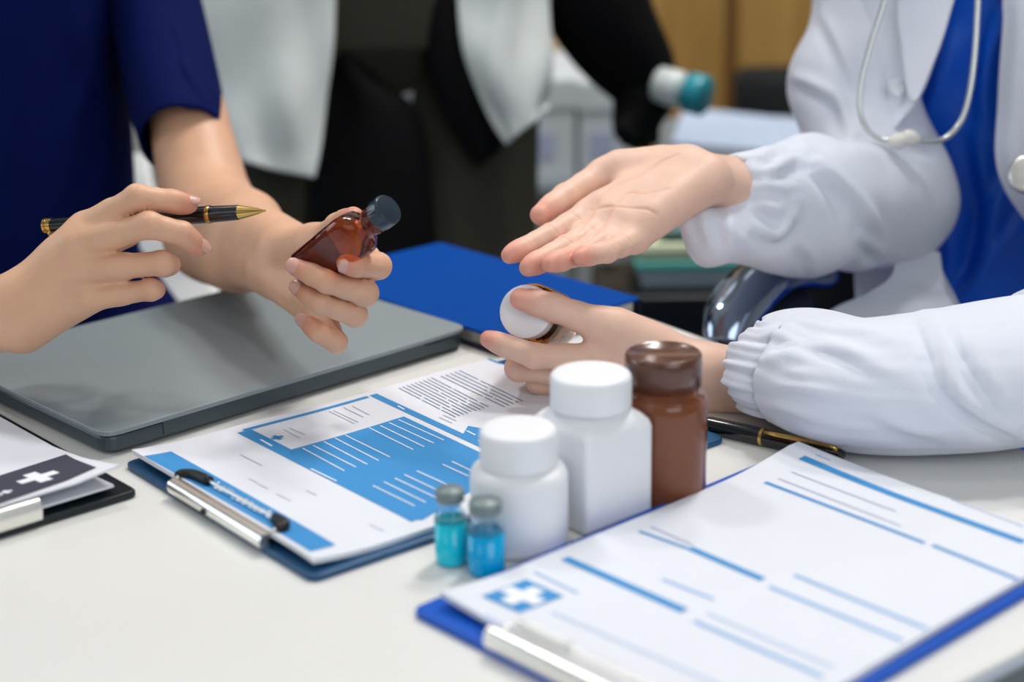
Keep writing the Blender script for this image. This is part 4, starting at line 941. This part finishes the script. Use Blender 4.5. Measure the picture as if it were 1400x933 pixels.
# blue top with soft vertical folds
fp = Per(31, 9, 3, 9, .7)
mk('scrub_top', *folds(ringloft([.46, .6, .74, .9, 1.05, 1.2, 1.27, 1.33], [(c2x, c2y)] * 8, [.17, .165, .155, .15, .15, .15, .13, .07], [.125, .12, .115, .115, .115, .11, .09, .06], n=150, m=260, fold=fp, amp=.02, rotz=-.75), [[(1232, 210), (1262, 300), (1288, 380), (1300, 420)], [(1333, 170), (1346, 240), (1350, 310), (1330, 380)], [(1372, 20), (1352, 80), (1346, 130), (1350, 180)], [(1404, 296), (1365, 340), (1325, 395), (1300, 430)], [(1262, 200), (1290, 300), (1310, 400)], [(1300, 30), (1290, 100), (1262, 170)], [(1376, 240), (1362, 300), (1345, 350)]], 13, .009), M_scrub, P2)
mb = MB()
for dx, dy, kx, ky in ((0, -.02, -.02, 1.2), (-.1, .06, -.22, 1.36)): mb.add(tube([(c2x + dx, c2y + dy, .56), (c2x + kx, ky + .05, .52), (c2x + kx, ky, .44), (c2x + kx, ky + .04, .12)], [.10, .085, .072, .06], 20, 24))
mk('trousers', *mb.out(), M_scrub, P2)
for kx, ky in ((-.05, 1.2), (-.24, 1.38)): mk('shoe', *prism(rpoly([(c2x + kx - .045, ky - .16), (c2x + kx + .045, ky - .16), (c2x + kx + .045, ky + .1), (c2x + kx - .045, ky + .1)], .04), 0, .075, .02), mat('white_shoe', (220, 220, 220), .5), P2)
# cylindrical amber bottle with white cap in the left hand
ca, cb2 = U(756, 438, 1.232), U(718, 426, 1.158); cax = unit(cb2 - ca); cL = np.linalg.norm(cb2 - ca)
pb = empty('medicine_bottle', (ca + cb2) / 2, 'amber pill bottle with round white cap pressed by a thumb', 'bottle')
mk('body', *lathe([(0, .0), (.0185, 0), (.0208, .002), (.0212, .006), (.0212, cL - .019), (.0198, cL - .014), (.0165, cL - .013), (.0165, cL - .004), (0, cL - .004)], ca, cax, 48), M_amber, pb)
t = np.arange(96) * 2 * math.pi / 96; kk = .0004 * (np.arange(96) % 2); R = []; u_, q_, _ = basis(cax)
for rr, z, g in [(.017, -.014, 0), (.0186, -.0136, 1), (.0188, -.002, 1), (.0183, -.0006, 0), (.0170, 0, 0), (.014, .0001, 0), (.007, .0001, 0)]:
    q2 = rr - kk * g; R.append(cb2 + cax * z + (q2 * np.cos(t))[:, None] * u_ + (q2 * np.sin(t))[:, None] * q_)
mk('cap', *skinrings(R), M_hdpe, pb, autosmooth=40)
# stethoscope round the neck
st_ = empty('stethoscope', U(1240, 190, 1.37), 'white stethoscope hanging from the doctor, ear tips meeting over the blue top', 'stethoscope')
M_tube = mat('steel_tube', (206, 210, 208), .28, .85)
pts = PX([(1222, -70, 1.365), (1209, 0, 1.365), (1192, 55, 1.367), (1178, 110, 1.368), (1176, 150, 1.368), (1186, 178, 1.366), (1203, 190, 1.364), (1217, 193, 1.362)])
mk('ear_tube', *tube(pts, .0022, 12, 60), M_tube, st_)
pts = PX([(1252, 192, 1.362), (1272, 193, 1.364), (1294, 188, 1.367), (1314, 165, 1.370), (1326, 125, 1.371), (1333, 70, 1.371), (1337, 0, 1.37), (1341, -70, 1.37)])
mk('ear_tube', *tube(pts, .0025, 12, 60), M_tube, st_)
M_tip = mat('eartip_rubber', (228, 226, 218), .45)
for a, b in (((1214, 195, 1.362), (1237, 192, 1.360)), ((1257, 193, 1.362), (1236, 186, 1.358))):
    A, B = U(*a), U(*b); Lx = np.linalg.norm(B - A)
    mk('ear_tip', *lathe([(.0025, 0), (.0048, .002), (.0064, .006), (.0068, .010), (.0058, .0135), (.0036, .0155), (0, .016)], A, B - A, 24), M_tip, st_)
pts = PX([(1222, -70, 1.365)]) + [np.array([c2x - .1, c2y - .09, 1.27]), np.array([c2x - .05, c2y + .06, 1.345]), np.array([c2x + .06, c2y + .06, 1.34]), np.array([c2x + .06, c2y - .13, 1.2]), *PX([(1341, -70, 1.37)])]
pts2 = PX([(1480, -60, 1.36), (1462, 80, 1.355), (1440, 180, 1.352), (1412, 226, 1.352)])
mk('rubber_hose', *tube(np.vstack([pts[1:4], [[c2x + .12, c2y - .1, 1.2]], pts2]), .005, 12, 60), mat('hose_white', (214, 214, 208), .4), st_)
cp = U(1406, 238, 1.352)
mk('chest_piece', *lathe([(0, .004), (.012, .0045), (.0155, .004), (.0165, .002), (.0165, -.002), (.013, -.005), (.006, -.008), (0, -.009)], cp, -FW * .8 - RT * .5 + UPV * .2, 32), M_chrome, st_)

# ------------------------------------------------------------------ standing person behind
c3x, c3y = -.17, 2.05
M_olive = mat('olive_twill', (48, 47, 36), .85, noise=.08, nscale=12, bump=.2, bscale=400)
M_robe = mat('black_cloth', (6, 7, 9), .85, noise=.1, nscale=10, bump=.2, bscale=500, spec=.15)
M_vest = mat('grey_linen', (196, 203, 201), .9, noise=.05, nscale=25, bump=.3, bscale=500)
EL3, HL3 = U(800, -10, 1.98), U(905, 130, 2.03)
core3 = torso_core((c3x, c3y + .02, .92), (c3x, c3y, 1.32), (c3x, c3y, 1.58), (c3x + .18, c3y, 1.46), (c3x - .18, c3y, 1.46), [EL3, np.array([c3x - .3, c3y - .02, 1.15])],
                   legs=[(c3x + .14, c3y - .02, .50), (c3x + .15, c3y, .10), (c3x + .15, c3y - .12, .04), (c3x - .14, c3y - .02, .50), (c3x - .15, c3y, .10), (c3x - .15, c3y - .12, .04)])
hd3, hr3 = head_parts((c3x, c3y - .02, 1.72), (.2, -1, -.2))
P3 = person('person', 'standing person in grey open vest, black sleeves and olive trousers behind the table', [core3, hd3], M_skin1)
mk('hair', *hr3, M_hair, P3)
mb = MB(); lf = Per(40, 6, 1, 4, 1.5)
for pxl, hwp, g in ((408, 112, -1), (640, 98, 1)):
    lt_ = [(pxl + (-g) * 30, -60, 2.05, hwp, .09), (pxl, 140, 2.05, hwp, .09), (pxl + g * 4, 330, 2.05, hwp * .95, .085), (pxl + g * 10, 600, 2.05, hwp * .85, .08), (pxl + g * 12, 1000, 2.0, hwp * .75, .07), (pxl + g * 12, 1180, 2.0, hwp * .72, .065)]
    lt_ = lt_[:4]
    P = np.array([[*U(a, b, d), h * d / FPX] for a, b, d, h, q in lt_]); c_hi = P[0, :2]; c_lo = np.array([c3x + g * .16, c3y])
    mb.add(ringloft([.07, .3, P[3, 2], P[2, 2], P[1, 2], P[0, 2] + .02], [c_lo, c_lo, P[3, :2], P[2, :2], P[1, :2], P[0, :2]], [.075, .078, P[3, 3], P[2, 3], P[1, 3], P[0, 3]], [.085, .088, .09, .095, .10, .11], fold=lf, amp=.05))
mb.add(ringloft([.80, .88, 1.0, 1.05], [(c3x, c3y)] * 4, [.10, .17, .165, .15], [.07, .12, .115, .11]))
mk('trousers', *mb.out(), M_olive, P3)
for g in (-1, 1): mk('shoe', *prism(rpoly([(c3x + g * .16 - .05, c3y - .2), (c3x + g * .16 + .05, c3y - .2), (c3x + g * .16 + .05, c3y + .09), (c3x + g * .16 - .05, c3y + .09)], .045), 0, .08, .02), mat('black_shoe', (16, 16, 16), .4), P3)
d3 = 1.93
rows = [[(a, y, d3 + .01), ((a + b) / 2, y, d3 - .005), (b, y, d3 + .01)] for y, a, b in [(-60, 445, 488), (0, 452, 490), (90, 445, 508), (135, 438, 560), (180, 432, 580), (250, 425, 590), (330, 424, 596), (430, 424, 600)]]
mk('robe_front', *sheet(rows, 24, 40, .003, Wr(50, 5, .5, 1.5), .006), M_robe, P3)
rows = [[(a, y, d3 + .005), ((a + b) / 2, y, d3 - .01), (b, y, d3 + .01)] for y, a, b in [(-60, 535, 660), (0, 552, 660), (60, 570, 668), (110, 588, 675), (160, 610, 680), (200, 632, 684), (226, 647, 660)]]
mk('robe_front', *sheet(rows, 24, 40, .003, Wr(51, 5, .5, 1.5), .006), M_robe, P3)
rows = [[(215, -60, 1.96), (300, -60, 1.90), (390, -60, 1.885), (461, -60, 1.90)], [(215, 40, 1.96), (300, 40, 1.90), (390, 40, 1.88), (457, 40, 1.90)], [(215, 120, 1.95), (300, 120, 1.90), (385, 120, 1.88), (449, 120, 1.90)], [(220, 170, 1.95), (305, 178, 1.895), (380, 190, 1.88), (441, 190, 1.895)], [(225, 190, 1.95), (310, 214, 1.89), (370, 231, 1.88), (430, 244, 1.89)]]
mk('vest_front', *sheet(rows, 60, 60, .003, Wr(52, 7, .8, 3.), .006), M_vest, P3)
rows = [[(622, -60, 1.90), (665, -60, 1.885), (710, -60, 1.89), (757, -60, 1.93)], [(627, 0, 1.90), (668, 0, 1.885), (712, 0, 1.89), (754, 0, 1.93)], [(637, 80, 1.90), (675, 80, 1.885), (716, 80, 1.885), (755, 80, 1.92)], [(660, 150, 1.90), (690, 145, 1.885), (724, 135, 1.885), (757, 128, 1.92)], [(691, 198, 1.90), (706, 186, 1.89), (730, 166, 1.89), (757, 148, 1.92)]]
mk('vest_front', *sheet(rows, 50, 50, .003, Wr(53, 6, .7, 2.5), .006), M_vest, P3)
mk('vest_back', *ringloft([.74, .9, 1.1, 1.3, 1.45, 1.55], [(c3x, c3y + .03)] * 6, [.21, .20, .195, .20, .19, .09], [.10, .12, .125, .125, .11, .08], fold=Per(54, 6, 1, 5, 1.), amp=.03), M_vest, P3)
slv = [(898, 138, 2.03, 34, .030), (874, 100, 2.03, 54, .045), (838, 40, 2.02, 68, .06), (790, -40, 2.0, 80, .065), (735, -130, 1.99, 84, .07), (660, -300, 2.02, 92, .075), (620, -420, 2.04, 84, .07)]
mk('robe_sleeve', *sleeve(slv, 70, 80, Per(55, 6, 1, 3, 3.), .06), M_robe, P3)
# black-gloved hand resting on the desk
S = SDF(np.array([.08, 1.80, .66]), np.array([.32, 2.22, .92]), .003)
hb = U(880, 134, 2.03); S.cone(U(893, 120, 2.03), hb, .03, .034, .01); S.cone(hb, U(866, 165, 2.02), .034, .026, .015)
for i, (a, b, c_) in enumerate([((858, 160), (850, 178), (856, 192)), ((868, 166), (862, 186), (868, 198)), ((880, 166), (876, 186), (882, 198)), ((892, 160), (890, 178), (894, 190))]):
    d = 1.99 + .012 * i; S.cone(U(*a, d + .02), U(*b, d), .012, .010, .006); S.cone(U(*b, d), U(*c_, d + .012), .010, .008, .004)
S.cone(hb, U(912, 132, 2.0), .018, .012, .01)
o_ = mk('glove', *S.mesh(1), M_robe, P3); o_['label'] = 'black glove'
# right arm hanging, above the frame
mk('robe_sleeve', *tube([(c3x - .19, c3y, 1.44), (c3x - .27, c3y, 1.25), (c3x - .31, c3y - .03, 1.08), (c3x - .25, c3y - .08, .99)], [.075, .068, .06, .05], 24, 24), M_robe, P3)

# ------------------------------------------------------------------ background
M_wood = wood_mat('honey_wood', (158, 122, 62), (178, 140, 76))
M_woodd = wood_mat('dark_wood', (104, 72, 36), (120, 84, 44))
yb = 3.45
xa, xb, xm = U(838, 50, 3.4)[0], U(1150, 50, 3.4)[0], U(1000, 50, 3.4)[0]; zb0 = U(900, 100, 3.4)[2]
wc = empty('wooden_cabinet', ((xa + xb) / 2, yb + .2, 0), 'tall honey-brown wooden cabinet against the far wall at upper right', 'cabinet')
xa -= .45; xb += .5
mk('carcass', *box((xa, yb, .08), (xb, yb + .5, 2.0), .003), M_woodd, wc, smooth=False)
mk('plinth', *box((xa + .02, yb + .03, 0), (xb - .02, yb + .48, .08)), M_woodd, wc, smooth=False)
for x0, x1 in ((xa + .01, xa + .44), (xa + .45, xm - .014), (xm + .014, xb - .45), (xb - .44, xb - .01)):
    d_ = mk('door', *box((x0, yb - .02, .1), (x1, yb, 1.98), .003), M_wood, wc, smooth=False)
    mk('handle', *tube([(x1 - .05, yb - .02, 1.0), (x1 - .05, yb - .045, 1.0), (x1 - .05, yb - .045, 1.14), (x1 - .05, yb - .02, 1.14)], .006, 8, 16), M_chrome, d_)
# back desk with pale blue paper
dz = .70
q1, q2 = onz(700, 190, dz), onz(900, 160, dz)
dk = empty('back_desk', (.75, 2.5, 0), 'grey desk behind the doctor with a pale blue pad and bottle on it', 'desk')
mk('desktop', *box((.205, 2.02, dz - .025), (1.45, 2.45, dz), .002), mat('grey_laminate', (120, 130, 136), .5), dk, smooth=False)
for x, y in ((.68, 2.40), (1.41, 2.06), (1.41, 2.40)): mk('leg', *box((x - .02, y - .02, 0), (x + .02, y + .02, dz - .025), .002), mat('leg_grey', (150, 152, 154), .4, .5), dk, smooth=False)
bp = [onz(918, 196, dz + .004)[:2], onz(935, 148, dz + .004)[:2], onz(1120, 168, dz + .004)[:2], onz(1100, 212, dz + .004)[:2]]
props(mk('desk_pad', *prism(bp, dz, dz + .006, .001), mat('pale_blue_pad', (186, 204, 230), .7, noise=.03, nscale=8), smooth=False), 'pale blue pad lying on the grey back desk', 'pad')
vb = onz(942, 150, dz); tv = empty('specimen_bottle', vb, 'small white bottle with teal cap held by the black glove', 'bottle')
va = unit(np.array([.75, .25, .0])); vc = U(925, 128, 2.2); vc[2] = dz + .030
vc = U(934, 124, 1.985); va = unit(RT * .80 - UPV * .30 - FW * .45)
mk('body', *lathe([(0, 0), (.018, 0), (.022, .003), (.022, .030), (.015, .038), (0, .038)], vc - va * .035, va, 30), mat('milky_plastic', (205, 214, 214), .3), tv)
mk('cap', *lathe([(0, 0), (.022, 0), (.024, .003), (.024, .022), (.021, .025), (0, .025)], vc + va * .006, va, 30), mat('teal_cap', (30, 142, 158), .35), tv)
# black chair behind the desk
M_blackfab = mat('black_fabric', (12, 16, 18), .75, bump=.3, bscale=300)
oc = empty('office_chair', (.62, 2.9, 0), 'black office chair behind the grey back desk', 'chair')
p0, p1_ = U(1003, 98, 2.72), U(1110, 200, 2.72)
mk('backrest', *box((p0[0], 2.66, .48), (p0[0] + .42, 2.73, p0[2] + .01), .025), M_blackfab, oc)
mk('seat', *box((p0[0] + .0, 2.71, .42), (p0[0] + .42, 3.10, .49), .025), M_blackfab, oc)
mk('column', *lathe([(.025, .1), (.025, .42)], (p0[0] + .21, 2.90, 0)), M_chrome, oc)
for k in range(5):
    a = k * 1.2566 + .3; e = np.array([p0[0] + .21 + .27 * math.cos(a), 2.90 + .27 * math.sin(a), .05])
    l_ = mk('leg', *tube([(p0[0] + .21, 2.90, .10), e + [0, 0, .02]], [.022, .014], 8), M_blackplastic, oc); mk('caster', *lathe([(0, -.012), (.026, -.012), (.028, 0), (.026, .012), (0, .012)], e - [0, 0, .022], (math.sin(a), -math.cos(a), 0), 16), M_blackplastic, l_)
# low grey cabinet with document boxes
zl0 = U(760, 246, 2.55)[2]; lx0, lx1 = U(690, 250, 2.55)[0], U(868, 250, 2.55)[0]
lc = empty('low_cabinet', ((lx0 + lx1) / 2, 2.65, 0), 'low pale grey cabinet under the outstretched palm, carrying white document boxes', 'cabinet')
M_pale = mat('pale_grey_panel', (172, 180, 182), .55)
mk('carcass', *box((lx0, 2.47, .05), (lx1, 2.9, zl0 - .02), .003), M_pale, lc, smooth=False)
mk('top_panel', *box((lx0 - .01, 2.45, zl0 - .02), (lx1 + .01, 2.91, zl0), .002), mat('slate_top', (112, 122, 128), .5), lc, smooth=False)
for i in range(2):
    x0 = lx0 + .006 + i * (lx1 - lx0) / 2; x1 = lx0 - .006 + (i + 1) * (lx1 - lx0) / 2
    d_ = mk('door', *box((x0, 2.455, .07), (x1, 2.47, zl0 - .03), .002), M_pale, lc, smooth=False)
    mk('handle', *tube([(x1 - .03, 2.455, .40), (x1 - .03, 2.43, .40), (x1 - .03, 2.43, .50), (x1 - .03, 2.455, .50)], .004, 8, 14), M_chrome, d_)
M_bxw = mat('white_card', (206, 214, 220), .7, noise=.02, nscale=5)
for i, (pa, pb_, h_, lb) in enumerate([(712, 786, .155, 'white document box left of its twin on the low cabinet'), (792, 868, .150, 'white document box right of its twin, nearest the black glove')]):
    a, b = U(pa, 240, 2.55)[0], U(pb_, 240, 2.55)[0]
    t_ = empty('document_box', ((a + b) / 2, 2.6, zl0), lb, 'box', 'white document boxes')
    mk('body', *box((a, 2.49, zl0), (b, 2.78, zl0 + h_ - .02), .002), M_bxw, t_, smooth=False)
    mk('lid', *box((a - .003, 2.487, zl0 + h_ - .045), (b + .003, 2.783, zl0 + h_), .003), M_bxw, t_, smooth=False)
    mk('label_card', *box((a + .015, 2.4885, zl0 + .035), (a + .05, 2.4905, zl0 + .075)), mat('lavender_label', (176, 186, 214), .7), t_, smooth=False)
# leaning beige folders on the left box
for i, (pxa, pxb, h_, lb, col) in enumerate([(742, 772, .255, 'beige folder standing highest behind the white document boxes', (214, 188, 150)), (776, 826, .235, 'cream folder standing behind the white document boxes', (206, 204, 196))]):
    a, b = U(pxa, 100, 2.78)[0], U(pxb, 100, 2.78)[0]
    t_ = empty('folder', ((a + b) / 2, 2.85, zl0), lb, 'folder', 'folders behind the white boxes')
    mk('cover', *box((a, 2.80, zl0), (b, 2.88, zl0 + h_), .002), mat('folder_%d' % i, col, .7), t_, smooth=False)
    mk('page_block', *box((a + .004, 2.803, zl0 + .003), (b - .004, 2.877, zl0 + h_ + .003)), M_paper, t_, smooth=False)
# storage tub on a low black trolley
zt0 = U(900, 402, 1.95)[2]
tr = empty('trolley', (.26, 1.94, 0), 'low black trolley shelf holding the clear tub, right of the blue notebook', 'trolley')
mk('shelf', *box((.10, 1.86, zt0 - .05), (.37, 2.015, zt0), .004), mat('trolley_black', (16, 22, 26), .4), tr, smooth=False)
mk('shelf', *box((.10, 1.86, .14), (.37, 2.015, .17), .004), mat('trolley_black', (16, 22, 26), .4), tr, smooth=False)
for x, y in ((.12, 1.88), (.35, 1.88), (.12, 1.995), (.35, 1.995)): mk('post', *lathe([(.010, .03), (.010, zt0)], (x, y, 0), m=12), M_blackplastic, tr)
tx0, tx1 = U(868, 380, 1.95)[0], U(1010, 380, 1.95)[0]; zr = U(900, 363, 1.95)[2]; zt1 = U(900, 330, 1.95)[2]
tb = empty('storage_tub', ((tx0 + tx1) / 2, 1.94, zt0), 'frosted storage tub with teal rim and pale green lid', 'tub')
mk('body', *box((tx0 + .006, 1.878, zt0), (tx1 - .006, 2.002, zr), .012), mat('frosted_blue', (184, 200, 206), .4, trans=.2), tb, smooth=False)
mk('rim', *box((tx0, 1.874, zr - .006), (tx1, 2.006, zr + .006), .003), mat('teal_rim', (96, 186, 172), .4), tb, smooth=False)
mk('lid', *box((tx0 + .004, 1.877, zr + .006), (tx1 - .004, 2.003, zt1), .008), mat('pale_green_lid', (204, 214, 178), .5), tb, smooth=False)
zz = U(920, 296, 1.97)[2]
props(mk('teal_towel', *box((tx0 + .03, 1.885, zt1), (tx1 - .01, 1.995, zz), .012), mat('teal_cloth', (96, 132, 132), .85, bump=.4, bscale=200)), 'folded teal grey towel on top of the storage tub', 'towel')
# white moulded chair at left
wcx = U(230, 330, 1.85); wch = empty('moulded_chair', (c1x, 1.6, 0), 'white moulded chair under the person in navy, showing beside the bent forearm', 'chair')
M_shell = mat('white_shell', (226, 228, 226), .4)
rows = [[(-40, 190, 1.86), (90, 198, 1.88), (203, 212, 1.85)], [(-60, 245, 1.84), (80, 248, 1.86), (208, 252, 1.83)], [(-70, 325, 1.80), (90, 330, 1.83), (238, 335, 1.80)], [(-90, 390, 1.78), (110, 388, 1.81), (290, 378, 1.78)], [(-90, 440, 1.76), (110, 440, 1.79), (299, 415, 1.76)], [(-80, 500, 1.74), (120, 500, 1.74), (290, 490, 1.74)]]
mk('shell', *sheet(rows, 30, 40, .008), M_shell, wch)
pA_ = np.array([c1x, 1.46])
mk('seat', *prism(rpoly([(pA_[0] - .19, pA_[1] - .04), (pA_[0] + .19, pA_[1] - .04), (pA_[0] + .19, pA_[1] + .32), (pA_[0] - .19, pA_[1] + .32)], .06), .43, .455, .006), M_shell, wch)
for sx in (-.15, .15):
    for sy in (.02, .28): mk('leg', *tube([(pA_[0] + sx, pA_[1] + sy, .43), (pA_[0] + sx * 1.2, pA_[1] + sy, 0)], [.016, .011], 10), mat('beech', (176, 140, 98), .5), wch)
# doctor's chair: chrome arm, black pad and back
dc = empty('armchair', (.47, 1.62, 0), 'black chair with polished chrome arm under the doctor', 'chair')
arm = PX([(988, 474, 1.33), (996, 440, 1.34), (1016, 408, 1.36), (1042, 384, 1.38), (1075, 372, 1.42), (1120, 372, 1.47)])
mk('armrest', *tube(arm, [.016, .022, .025, .024, .022, .02], 20, 40, flat=.75), mat('armrest_chrome', (150, 165, 185), .12, 1), dc)
low = PX([(982, 478, 1.33), (1004, 462, 1.34), (1040, 440, 1.38), (1090, 412, 1.44)])
mk('arm_pad', *tube(low, [.010, .014, .016, .016], 14, 30), M_blackplastic, dc)
mk('arm_support', *tube([arm[0], arm[0] + [.01, .02, -.12], np.array([.36, 1.45, .46])], .012, 12, 20), M_chrome, dc)
bk0 = U(1160, 370, 1.56)
mk('seat', *box((.22, 1.36, .43), (.68, 1.84, .50), .03), M_blackfab, dc)
mk('backrest', *box((.36, 1.80, .52), (.80, 1.87, 1.02), .03, -.6), M_blackfab, dc)
mk('arm_panel', *box((U(1085, 400, 1.52)[0], 1.50, .50), (U(1250, 400, 1.52)[0], 1.56, U(1150, 345, 1.55)[2]), .02), M_blackfab, dc)
for x, y in ((.27, 1.42), (.63, 1.42), (.27, 1.78), (.63, 1.78)): mk('leg', *tube([(x, y, .43), (x, y, 0)], .014, 10), M_chrome, dc)
